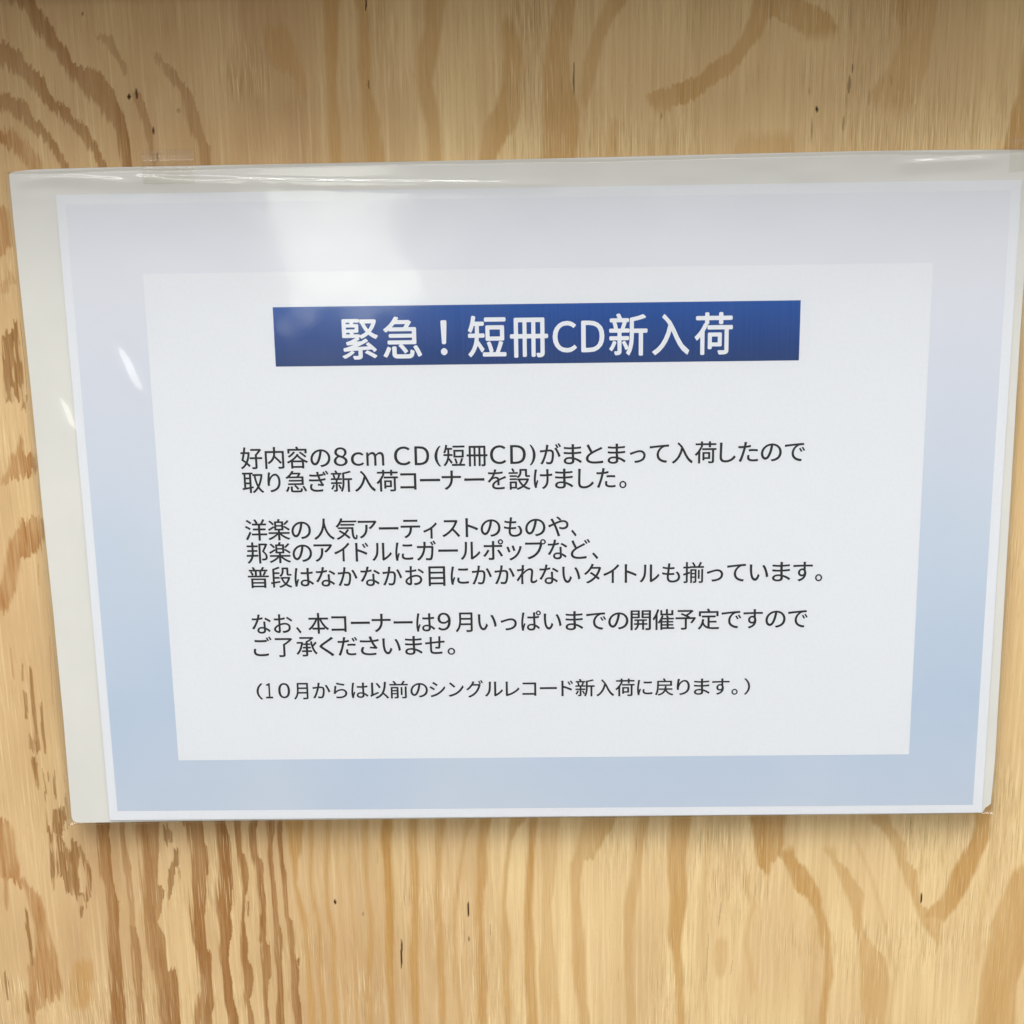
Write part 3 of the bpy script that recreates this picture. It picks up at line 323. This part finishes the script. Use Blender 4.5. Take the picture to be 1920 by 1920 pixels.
def wood_fields(x, y):
    """grain of the plywood face: late-wood figure drawn as growth rings cut by the veneer knife."""
    x = np.asarray(x); y = np.asarray(y)
    teeth = vnoise(x / .42, y / 16, 3) * .6 + vnoise(x / 1.2, y / 22, 4) * .4
    wob = vnoise(x / 6, y / 12, 5) * .16 + vnoise(x / 2, y / 3.2, 6) * .13
    F = {k: np.zeros_like(x) for k in 'BADR'}
    par = {'B': (2.0, 1.0, .22), 'D': (3.2, .4, .35), 'R': (3.0, 1.8, 1.4), 'A': (1.5, 1.8, 1.5)}
    for cls, amp, L, R in BANDS:
        tw, sl, sr = par[cls]
        en = 4.5 if cls == 'A' else .7
        allp = np.array(L + R)
        x0, y0 = allp.min(0) - 5; x1, y1 = allp.max(0) + 5
        m = np.nonzero((x > x0) & (x < x1) & (y > y0) & (y < y1))[0]
        if not len(m): continue
        xx = x[m] + wob[m] * (.8 if cls in 'BD' else 1.0); yy = y[m] + teeth[m] * tw
        La = np.array(sorted(L, key=lambda p: p[1])); Ra = np.array(sorted(R, key=lambda p: p[1]))
        l = np.interp(yy, La[:, 1], La[:, 0]); r = np.interp(yy, Ra[:, 1], Ra[:, 0])
        lo = max(La[0, 1], Ra[0, 1]); hi = min(La[-1, 1], Ra[-1, 1])
        if cls == 'B':                       # the early-wood side dissolves in streaks
            xx = np.where(xx < (l + r) / 2, xx + np.minimum(r - l, 4) * .28 * vnoise(x[m] / .38, y[m] / 9, 18), xx)
            sl = np.maximum(.5, (r - l) * .26)
        a = sstep((xx - l) / sl + .5) * sstep((r - xx) / sr + .5) * sstep((hi - yy) / en + .5) * sstep((yy - lo) / en + .5) * amp
        if cls == 'B':
            a = a * (.84 + .16 * np.clip((xx - l) / np.maximum(r - l, .3), 0, 1))
        if cls == 'D':
            a = a * (1 - .75 * sstep((vnoise(x[m] / .45, y[m] / 7, 17) - .42) / .2))
        F[cls][m] = np.maximum(F[cls][m], a)
    crack = np.zeros_like(x)
    for ax, ay, bx, by, w, am in CRACKS:
        m = np.nonzero((x > min(ax, bx) - 3) & (x < max(ax, bx) + 3) & (y > by - 2) & (y < ay + 2))[0]
        if not len(m): continue
        t = np.clip((ay - y[m]) / max(ay - by, .01), 0, 1)
        cx = ax + (bx - ax) * t + .1 * vnoise(y[m] / 2, y[m] * 0, 9)
        ww = w * (.35 + .65 * np.sin(np.pi * np.clip(t, .04, .96)))
        ww = ww * .85
        d = np.hypot(x[m] - cx, np.maximum(0, np.maximum(y[m] - ay, by - y[m])))
        crack[m] = np.maximum(crack[m], am * sstep((ww * .75 - d) / .22 + .5))
    tone = .5 + .5 * vnoise(x / 26, y / 90, 11) * .6 + .25 * vnoise(x / 8, y / 40, 12)
    tone = tone + .55 * sstep((x + 70) / 60) - .25
    comb = sstep(vnoise(x / 22, y / 20, 14) * 1.1 + .05 + .35 * sstep((x - 30) / 60))
    fade = .90 + .18 * vnoise(x / 5, y / 30, 15) + .14 * vnoise(x / .8, y / 18, 16)
    F['A'] = F['A'] * np.where(y > 0, 1.0, 1.22)
    F['R'] = F['R'] * (.92 + .34 * vnoise(x / .6, y / 12, 19) + .2 * vnoise(x / 4, y / 7, 20))
    F['D'] = F['D'] * (.98 + .2 * vnoise(x / .6, y / 10, 29))
    for k in 'BAR': F[k] = np.clip(F[k] * (fade + (.12 if k == 'B' else 0)), 0, 1)
    return F['B'], F['A'], F['D'], F['R'], crack, np.clip(tone, 0, 1), comb

def wood_material():
    N = Nodes('plywood')
    fib = N.noise(1.0, 2300, 1, 90, 3, .65)          # fibres
    fine = N.noise(1.0, 4200, 1, 420, 2, .6)         # pores and short flecks
    fib2 = N.noise(1.0, 820, 1, 14, 3, .6)           # long streaks
    ring = N.noise(1.0, 170, 1, 6, 3, .55)           # slow shifts of tone
    mott = N.noise(1.0, 6500, 1, 3000, 2, .65)
    patch = N.noise(1.0, 45, 1, 28, 2, .5)
    tone = N.attr('tone')
    comb = N.attr('comb')
    base = N.mix(tone, (.51, .318, .155), (.82, .620, .320))
    base = N.mix(N.remap(patch, .35, .68, 0, .45), base, (.76, .535, .295))
    base = N.mix(N.remap(ring, .42, .68, 0, .38), base, (.60, .39, .185))
    base = N.mix(N.remap(fib2, .44, .68, 0, .36), base, (.57, .37, .18))
    base = N.mix(N.remap(fib2, .44, .28, 0, .45), base, (.86, .68, .39))
    lite = N.math('MULTIPLY', N.remap(fib, .52, .68, 0, 1), N.remap(comb, 0, 1, .08, .50))
    base = N.mix(lite, base, (.92, .75, .40))
    drk = N.math('MULTIPLY', N.remap(fib, .48, .32, 0, 1), N.remap(comb, 0, 1, .10, .58))
    base = N.mix(drk, base, (.43, .275, .115))
    amber = N.mix(N.remap(fib2, .3, .7, 0, 1), (.46, .245, .075), (.56, .325, .110))
    amber = N.mix(N.remap(fib, .52, .72, 0, .4), amber, (.70, .46, .19))
    c = N.mix(N.attr('amber'), base, amber)
    brown = N.mix(N.remap(fib, .32, .68, 0, 1), (.255, .112, .034), (.385, .190, .064))
    brown = N.mix(N.remap(fib2, .50, .72, 0, .65), brown, (.47, .26, .10))
    brown = N.mix(N.remap(fine, .58, .75, 0, .5), brown, (.50, .29, .12))
    c = N.mix(N.attr('brown'), c, brown)
    red = N.mix(N.remap(fib, .35, .65, 0, 1), (.34, .150, .044), (.48, .245, .088))
    c = N.mix(N.attr('red'), c, red)
    c = N.mix(N.attr('dark'), c, N.mix(N.remap(fib, .35, .65, 0, 1), (.25, .120, .038), (.36, .190, .066)))
    pore = N.noise(1.0, 3300, 1, 55, 1, .4)
    c = N.mix(N.math('MULTIPLY', N.remap(pore, .63, .68, 0, 1), N.remap(comb, 0, 1, .22, .60)), c, (.34, .215, .095))
    c = N.mix(N.math('MULTIPLY', N.remap(pore, .36, .31, 0, 1), N.remap(comb, 0, 1, .15, .60)), c, (.93, .78, .47))
    c = N.mix(N.remap(fine, .62, .80, 0, .45), c, (.30, .18, .07))
    c = N.mix(N.remap(mott, .40, .25, 0, .22), c, (.35, .235, .115))
    c = N.mix(N.remap(mott, .60, .75, 0, .18), c, (.93, .74, .47))
    c = N.mix(N.attr('crack'), c, (.055, .028, .010))
    N.link(c, N.b.inputs['Base Color'])
    N.b.inputs['Roughness'].default_value = .62
    N.b.inputs['Specular IOR Level'].default_value = .10
    bump = N.new('ShaderNodeBump')
    bump.inputs['Strength'].default_value = .35
    bump.inputs['Distance'].default_value = .00015
    hh = N.math('SUBTRACT', fib, N.math('MULTIPLY', N.attr('crack'), 2.0))
    N.link(hh, bump.inputs['Height'])
    N.link(bump.outputs[0], N.b.inputs['Normal'])
    return N.m

def build_wall():
    xs_o = [-620, -205, 178, 620]
    ys_o = [-560, -196, 172, 420]
    verts = []; quads = []; off = 0
    def grid(x0, x1, y0, y1, step):
        nonlocal off
        nx = max(2, int(round((x1 - x0) / step)) + 1); ny = max(2, int(round((y1 - y0) / step)) + 1)
        gx, gy = np.meshgrid(np.linspace(x0, x1, nx), np.linspace(y0, y1, ny))
        verts.append(np.stack([gx.ravel(), gy.ravel(), wall_z(gy.ravel())], 1))
        i = np.arange(nx * ny).reshape(ny, nx)
        quads.append(np.stack([i[:-1, :-1], i[:-1, 1:], i[1:, 1:], i[1:, :-1]], -1).reshape(-1, 4) + off)
        off += nx * ny
    for a in range(3):                       # the far parts of the sheet, coarse
        for b in range(3):
            if a == 1 and b == 1: continue
            grid(xs_o[a], xs_o[a + 1], ys_o[b], ys_o[b + 1], 3.0)
    grid(-205, 178, 96, 172, .3)             # the parts the photograph shows, fine
    grid(-205, 178, -196, -92, .3)
    grid(-205, -128, -92, 96, .3)
    grid(140, 178, -92, 96, .3)
    grid(-128, 140, -92, 96, 3.0)
    # edges and back of the sheet
    T = 18.0
    X0, X1, Y0, Y1 = -620, 620, -560, 420
    v = []
    q = []
    ring = [(X0, Y0), (X1, Y0), (X1, Y1), (X0, Y1)]
    v = [(x, y, wall_z(y)) for x, y in ring] + [(x, y, wall_z(y) - T) for x, y in ring]
    q = [(i, i + 4, (i + 1) % 4 + 4, (i + 1) % 4) for i in range(4)] + [(7, 6, 5, 4)]
    verts.append(np.array(v, float)); quads.append(np.array(q) + off)
    V = np.concatenate(verts); Q = np.concatenate(quads)
    o = quads_mesh('plywood_wall', V, Q, wood_material())
    for nm, f in zip(('brown', 'amber', 'dark', 'red', 'crack', 'tone', 'comb'), wood_fields(V[:, 0], V[:, 1])):
        at = o.data.attributes.new(nm, 'FLOAT', 'POINT')
        at.data.foreach_set('value', f.astype(np.float32))
    return tag(o, 'bare softwood plywood wall with brown and amber vertical grain behind the notice', 'wall', 'structure')

wall = build_wall()

# the shelf edge whose shade darkens the top of the wall, just above the frame
def build_ledge():
    N = Nodes('ledge_wood')
    c = N.mix(N.remap(N.noise(1.0, 30, 900, 900, 3), .3, .7, 0, 1), (.62, .44, .25), (.72, .54, .31))
    N.link(c, N.b.inputs['Base Color'])
    N.b.inputs['Roughness'].default_value = .6
    x0, x1, y0, y1, z0, z1 = -610, 610, 173.5, 191.5, wall_z(191.5) + .05, LEDGE
    b = 1.2
    prof = [(z0, y0), (z1 - b, y0), (z1, y0 + b), (z1, y1 - b), (z1 - b, y1), (z0, y1)]
    n = len(prof)
    v = [(x0, y, z) for z, y in prof] + [(x1, y, z) for z, y in prof]
    f = [tuple(range(n)), tuple(range(2 * n - 1, n - 1, -1))] + [(i, n + i, n + (i + 1) % n, (i + 1) % n) for i in range(n)]
    o = mesh_obj('shelf_ledge', v, f, N.m)
    return tag(o, 'plywood shelf ledge running along the wall just above the notice', 'shelf', 'structure')
LEDGE = 58.0
build_ledge()

# ---------------------------------------------------------------- backing card
def card_material():
    N = Nodes('backing_card_paper')
    c = N.mix(N.remap(N.noise(1.0, 60, 1, 50, 3), .3, .7, 0, 1), (.72, .718, .680), (.75, .745, .705))
    N.link(c, N.b.inputs['Base Color'])
    N.b.inputs['Roughness'].default_value = .7
    N.b.inputs['Specular IOR Level'].default_value = .2
    return N.m
card = slab('backing_card', CARD, -.55, -1.35, card_material())
tag(card, 'cream backing card with a worn lower right corner, behind the printed sheet', 'card')

# ---------------------------------------------------------------- printed sheet
notice = bpy.data.objects.new('printed_notice', None)
notice.empty_display_size = .05
scene.collection.objects.link(notice)
notice.location = W(0, -105, 0)
tag(notice, 'white printed Japanese notice sheet with pale blue border and dark blue heading bar', 'notice')
bpy.context.view_layer.update()
INV = Matrix.Translation(-W(0, -105, 0))

def part(o, parent):
    o.parent = parent
    o.matrix_parent_inverse = INV if parent is notice else Matrix()
    return o

def ink(name, build):
    N = Nodes(name)
    build(N)
    N.b.inputs['Roughness'].default_value = .55
    N.b.inputs['Specular IOR Level'].default_value = .2
    return N.m

def paper_nodes(N):
    c = N.mix(N.remap(N.noise(1.0, 900, 1, 900, 2), .3, .7, 0, 1), (.765, .792, .842), (.785, .812, .862))
    N.link(c, N.b.inputs['Base Color'])

def height_ramp(N, stops, y0, y1):
    """printed vertical gradient between two heights of the sheet (mm), with faint printer banding"""
    tc = N.new('ShaderNodeTexCoord'); sp = N.new('ShaderNodeSeparateXYZ')
    N.link(tc.outputs['Object'], sp.inputs[0])
    f = N.remap(sp.outputs['Z'], y0 * MM, y1 * MM, 0, 1)
    r = N.new('ShaderNodeValToRGB')
    els = r.color_ramp.elements
    els[0].position = stops[0][0]; els[0].color = (*stops[0][1], 1)
    els[1].position = stops[-1][0]; els[1].color = (*stops[-1][1], 1)
    for p, c in stops[1:-1]:
        q = els.new(p); q.color = (*c, 1)
    N.link(f, r.inputs[0])
    return r.outputs[0]

def border_nodes(N):
    c = height_ramp(N, [(0, (.530, .610, .735)), (.2, (.485, .590, .738)), (.45, (.555, .640, .762)), (.70, (.645, .690, .792)), (.86, (.722, .745, .822)), (1, (.742, .766, .832))], -102, 102)
    c = N.mix(N.remap(N.noise(1.0, 20, 1, 16, 1, .4), .42, .75, 0, .25), c, (.70, .725, .775))
    N.link(c, N.b.inputs['Base Color'])

def banner_nodes(N):
    c = height_ramp(N, [(0, (.011, .042, .165)), (.45, (.004, .050, .24)), (1, (.001, .070, .335))], 50.5, 69.3)
    c = N.mix(N.remap(N.noise(1.0, 1500, 1, 20, 2), .4, .7, 0, .08), c, (.12, .18, .4))
    N.link(c, N.b.inputs['Base Color'])

def flat(col):
    def f(N): N.b.inputs['Base Color'].default_value = (*col, 1)
    return f

M_PAPER = ink('paper', paper_nodes)
M_BORDER = ink('border_ink', border_nodes)
M_BANNER = ink('banner_ink', banner_nodes)
M_WHITE = ink('unprinted_paper', flat((.80, .83, .88)))
M_TEXT = ink('black_ink', flat((.020, .021, .023)))

part(slab('paper_sheet', SHEET, 0, -.12, M_PAPER), notice)

bo = [(-145.8, 102), (145.4, 101.9), (145.3, -102.1), (-145.6, -101.6)]
bi = [(-123.3, 80.4), (122.7, 80.2), (122.9, -83.5), (-123.4, -83.2)]
v = [(x, y, .03) for x, y in bo + bi]
part(mesh_obj('printed_border', v, [(4 + i, 4 + (i + 1) % 4, (i + 1) % 4, i) for i in range(4)], M_BORDER), notice)

banner = part(mesh_obj('heading_bar', [(-83.2, 69.4, .03), (82.15, 69.2, .03), (82.1, 50.3, .03), (-83.2, 50.6, .03)], [(3, 2, 1, 0)], M_BANNER), notice)

def glyph(ch, weight):
    c = bpy.data.curves.new('glyph', 'FONT')
    c.body = ch
    c.resolution_u = 5
    c.offset = weight
    o = bpy.data.objects.new('glyph', c)
    scene.collection.objects.link(o)
    bpy.context.view_layer.update()
    dg = bpy.context.evaluated_depsgraph_get()
    m = o.evaluated_get(dg).to_mesh()
    vs_ = np.array([tuple(p.co) for p in m.vertices])[:, :2]
    fs = [tuple(p.vertices) for p in m.polygons]
    o.evaluated_get(dg).to_mesh_clear()
    bpy.data.objects.remove(o); bpy.data.curves.remove(c)
    return vs_, fs
GCACHE = {}

def line_of_text(name, yc, chars, em, cap, cap_shift, weight, mat, z, parent):
    V = []; Fc = []
    for ch, l, r in chars:
        if ch not in GCACHE: GCACHE[ch] = glyph(FULL.get(ch, ch), 0)
        g, fs = GCACHE[ch]
        gx0, gx1 = g[:, 0].min(), g[:, 0].max()
        x = l + (g[:, 0] - gx0) / (gx1 - gx0) * (r - l)
        if ch.isascii() and ch.isalnum():
            y0, y1 = g[:, 1].min(), g[:, 1].max()
            y = yc + cap_shift - cap / 2 + (g[:, 1] - y0) / (y1 - y0) * (cap if ch not in 'cm' else cap * .725)
        elif ch in '()（）':
            y0, y1 = g[:, 1].min(), g[:, 1].max()
            y = yc + ((g[:, 1] - y0) / (y1 - y0) - .5) * em * .86
        else:
            y = yc + (g[:, 1] - .363) * em
        sq = max(0.0, 1 - 2 * max(abs(d[0]) for d in weight) / (r - l))
        x = (x - (l + r) / 2) * sq + (l + r) / 2
        for k, (dx, dy) in enumerate(weight):
            n = len(V)
            V += [(a + dx, b + dy, z + k * .004) for a, b in zip(x, y)]
            Fc += [tuple(n + i for i in f) for f in fs]
    o = mesh_obj(name, V, Fc, mat)
    return part(o, parent)

BOLD = [(0, 0), (-.2, .0), (.2, .0), (0, .19), (0, -.19)]      # mm: strokes drawn out by overprinting
THIN = [(-.085, 0), (.085, 0), (0, .08), (0, -.03)]
FULL = dict(zip('0123456789CDcm', '０１２３４５６７８９ＣＤｃｍ'))
for i, (yc, chars) in enumerate(TEXT):
    if i == 0:
        o = line_of_text('heading_lettering', yc, chars, 14.2, 9.6, -.1, BOLD, M_WHITE, .06, banner)
        o.matrix_parent_inverse = banner.matrix_world.inverted() if False else Matrix()
    elif i == 8:
        line_of_text('text_line', yc, chars, 6.7, 5.35, .2, THIN, M_TEXT, .03, notice)
    else:
        line_of_text('text_line', yc, chars, 7.75, 6.1, .25, THIN, M_TEXT, .03, notice)

# ---------------------------------------------------------------- clear sleeve
def film_material(name, tint, refl, rough, veil=0.0):
    N = Nodes(name)
    N.t.nodes.remove(N.b)
    tr = N.new('ShaderNodeBsdfTransparent'); tr.inputs[0].default_value = (*tint, 1)
    g1 = N.new('ShaderNodeBsdfGlossy'); g1.inputs['Roughness'].default_value = rough
    g1.inputs[0].default_value = (1, 1, 1, 1)
    g2 = N.new('ShaderNodeBsdfGlossy'); g2.inputs['Roughness'].default_value = .17
    g2.inputs[0].default_value = (1, 1, 1, 1)
    gl = N.new('ShaderNodeMixShader'); gl.inputs[0].default_value = .58
    N.link(N.remap(N.noise(1.0, 40, 40, 55, 4, .6), .3, .7, .32, .72), gl.inputs[0])
    N.link(g1.outputs[0], gl.inputs[1]); N.link(g2.outputs[0], gl.inputs[2])
    # a thin film reflects alike from both of its sides (Schlick, no refraction inside)
    geo = N.new('ShaderNodeNewGeometry')
    dt = N.new('ShaderNodeVectorMath', operation='DOT_PRODUCT')
    N.link(geo.outputs['Incoming'], dt.inputs[0]); N.link(geo.outputs['Normal'], dt.inputs[1])
    cs = N.math('ABSOLUTE', dt.outputs['Value'])
    sch = N.math('ADD', N.math('MULTIPLY', N.math('POWER', N.math('SUBTRACT', 1.0, cs), 5.0), .96), .04)
    fac = N.math('MULTIPLY', sch, refl, True)
    fac = N.math('MINIMUM', fac, .9)
    mx = N.new('ShaderNodeMixShader')
    N.link(fac, mx.inputs[0]); N.link(tr.outputs[0], mx.inputs[1]); N.link(gl.outputs[0], mx.inputs[2])
    out = mx.outputs[0]
    if veil:
        df = N.new('ShaderNodeBsdfDiffuse'); df.inputs[0].default_value = (.8, .8, .78, 1)
        m2 = N.new('ShaderNodeMixShader'); m2.inputs[0].default_value = veil
        N.link(out, m2.inputs[1]); N.link(df.outputs[0], m2.inputs[2])
        out = m2.outputs[0]
    N.link(out, N.out.inputs[0])
    return N.m

RIDGES = [
    ([(-161.5, 109.2), (-156.7, 110.4), (-149.5, 111.2), (-138.8, 110.6), (-127.4, 109.6), (-118, 108.6)], .19),
    ([(-127, 111.0), (-124, 110.6), (-109.2, 109.9), (-63.2, 108.2), (-25.5, 107.3), (10, 106.6)], .195),
    ([(-118, 109.2), (-108, 108.8), (-96, 108.4), (-88, 108.2)], .165),
    ([(108, 111.0), (113.8, 111.3), (122.4, 111.5), (140.6, 112.3), (146, 112.4)], .195),
]
CAMV = np.array(CAM_LOC)

def slope_for(x, y, z, lamp):
    """film slope at a point that mirrors a lamp (world coordinates) to where a viewer stood"""
    P = np.array([x, y, z]); L = np.array([lamp[0], lamp[2], -lamp[1]]) * 1000
    a = CAMV - P; a /= np.linalg.norm(a)
    b = L - P; b /= np.linalg.norm(b)
    n = a + b
    return -n[0] / n[2], -n[1] / n[2]

CRIMPS = [  # centre, half length, half width, direction (deg from x), lamp, strength
    (-129.4, 50.5, 9.5, 3.2, -66, GLARE, .93),
    (-150.5, 36.5, 8.5, 3.2, -66, GLARE, .93),
    (-163.4, 112.0, 1.6, .55, -38, TUBE_FAR_L, 1.0),
    (113.9, 110.9, .8, .5, 0, TUBE_FAR_R, 1.0),
]

def film_height(x, y):
    h = .50 + .15 * vnoise(x / 42, y / 34, 21) + .05 * vnoise(x / 17, y / 15, 22) + .012 * vnoise(x / 6, y / 7, 23)
    low = sstep((-60 - y) / 25)                               # loose film along the bottom
    h = h + low * (.10 * vnoise((x + y * .5) / 7, (y - x * .3) / 14, 24) + .05 * vnoise((x - y * .7) / 3.2, y / 9, 25))
    top = sstep((y - 99) / 6)
    h = h + top * .05 * vnoise(x / 14, y / 4, 26)
    for pts, A in RIDGES:
        p = np.array(pts)
        yr = np.interp(x, p[:, 0], p[:, 1]) - .8
        fade = sstep((x - p[0, 0]) / 6) * sstep((p[-1, 0] - x) / 14)
        t = y - yr
        a = A * fade * (1 + .10 * vnoise(x / 5, x * 0, 27))
        h = h + np.where(t < 0, np.exp(-(t / 2.2) ** 2), np.exp(-(t / 1.15) ** 2)) * a
    for cx, cy, hl, hw, ang, lamp, k in CRIMPS:
        c, s = math.cos(math.radians(ang)), math.sin(math.radians(ang))
        dx = x - cx; dy = y - cy
        u = (dx * c + dy * s) / hl; w = (-dx * s + dy * c) / hw
        w = w + .25 * np.sin(u * 2.4)
        r = np.sqrt(u * u + w * w)
        win = 1 - sstep((r - .4) / 1.05)
        sx, sy = slope_for(cx, cy, .8, lamp)
        h = h + win * (sx * dx + sy * dy) * k
    return np.maximum(h, .09)

def build_sleeve():
    tl, tr_, br, bl = [np.array(p) for p in SLEEVE]
    us = np.linspace(0, 1, 361)
    vs1 = np.concatenate([np.linspace(0, .105, 121), np.linspace(.105, .8, 130)[1:], np.linspace(.8, 1, 90)[1:]])
    U, Vv = np.meshgrid(us, vs1)
    X = (1 - Vv) * ((1 - U) * tl[0] + U * tr_[0]) + Vv * ((1 - U) * bl[0] + U * br[0])
    Y = (1 - Vv) * ((1 - U) * tl[1] + U * tr_[1]) + Vv * ((1 - U) * bl[1] + U * br[1])
    edge = np.minimum(np.minimum(U, 1 - U) * 325, np.minimum(Vv, 1 - Vv) * 220)
    k = np.clip(edge / 1.1, 0, 1)
    zf = film_height(X.ravel(), Y.ravel()).reshape(X.shape)
    zm = -.70
    ZF = zm + .03 + (zf - zm - .03) * np.sqrt(k)
    ZBk = zm - .03 + (-1.55 - zm + .03 + .12 * vnoise(X / 30, Y / 30, 31)) * np.sqrt(k)
    X = X + .35 * vnoise(Y / 17, Y * 0, 51) * (1 - sstep(np.minimum(U, 1 - U) * 325 / 6)); Y = Y + .3 * vnoise(X / 21, X * 0, 52) * (1 - sstep(np.minimum(Vv, 1 - Vv) * 220 / 4))
    n = X.size
    v = np.concatenate([np.stack([X.ravel(), Y.ravel(), ZF.ravel()], 1), np.stack([X.ravel(), Y.ravel(), ZBk.ravel()], 1)])
    i = np.arange(n).reshape(X.shape)
    q = np.stack([i[:-1, :-1], i[1:, :-1], i[1:, 1:], i[:-1, 1:]], -1).reshape(-1, 4)
    rim = np.concatenate([i[0, :], i[1:, -1], i[-1, -2::-1], i[-2:0:-1, 0]])
    rn = np.roll(rim, -1)
    q = np.concatenate([q, q[:, ::-1] + n, np.stack([rim, rn, rn + n, rim + n], 1)])
    o = quads_mesh('plastic_sleeve', v, q, film_material('clear_film', (.985, .985, .98), 1.75, .065))
    o.data.polygons.foreach_set('use_smooth', [True] * len(o.data.polygons))
    return tag(o, 'clear glossy plastic sleeve holding the notice, with shiny creases along its top', 'sleeve')
build_sleeve()

# ---------------------------------------------------------------- tape
def tape(outline_fn, x0, x1, label, nx=60, ny=40):
    us = np.linspace(0, 1, nx); vs_ = np.linspace(0, 1, ny)
    U, V2 = np.meshgrid(us, vs_)
    X, Y, Z = outline_fn(U, V2)
    n = X.size
    v = np.concatenate([np.stack([X.ravel(), Y.ravel(), Z.ravel()], 1), np.stack([X.ravel(), Y.ravel(), Z.ravel() - .05], 1)])
    i = np.arange(n).reshape(X.shape)
    q = np.stack([i[:-1, :-1], i[1:, :-1], i[1:, 1:], i[:-1, 1:]], -1).reshape(-1, 4)
    rim = np.concatenate([i[0, :], i[1:, -1], i[-1, -2::-1], i[-2:0:-1, 0]])
    rn = np.roll(rim, -1)
    q = np.concatenate([q, q[:, ::-1] + n, np.stack([rim, rn, rn + n, rim + n], 1)])
    o = quads_mesh('sticky_tape', v, q, M_TAPE)
    o.data.polygons.foreach_set('use_smooth', [True] * len(o.data.polygons))
    return tag(o, label, 'tape', group='pieces of clear tape holding the sleeve')
M_TAPE = film_material('clear_tape', (.985, .98, .965), 0.35, .03, .025)

def tape_a(U, V):
    x = -121.2 + U * 15.8 + .25 * vnoise(V * 9, U * 0, 41)
    y = 117.9 - V * 10.0 + .15 * vnoise(U * 14, V * 0, 42)
    # stuck to the wall at its top, rising over the sleeve's edge
    z = wall_z(y) + .12 + 1.9 * sstep((114.0 - y) / 5.0 + .45)
    for cx, cy, hl, hw in ((-117.4, 117.4, .9, .4), (-115.2, 117.6, 1.0, .45), (-118.6, 113.4, 1.3, .3)):
        sx, sy = slope_for(cx, cy, -3, TUBE_FAR_L)
        win = 1 - sstep((np.hypot((x - cx) / hl, (y - cy) / hw) - .8) / .8)
        z = z + win * (sx * (x - cx) + sy * (y - cy))
    return x, y, z
tape(tape_a, 0, 0, 'short piece of clear tape over the top edge of the sleeve, towards its left')

def tape_b(U, V):
    x = 144.5 + U * 24
    y = 117.2 + (x - 144.5) * .075 - V * 10.0 + .12 * vnoise(U * 14, V * 0, 43)
    z = wall_z(y) + .12 + 1.9 * sstep((115.0 - y) / 5.0 + .45)
    return x, y, z
tape(tape_b, 0, 0, 'piece of clear tape over the top right corner of the sleeve')
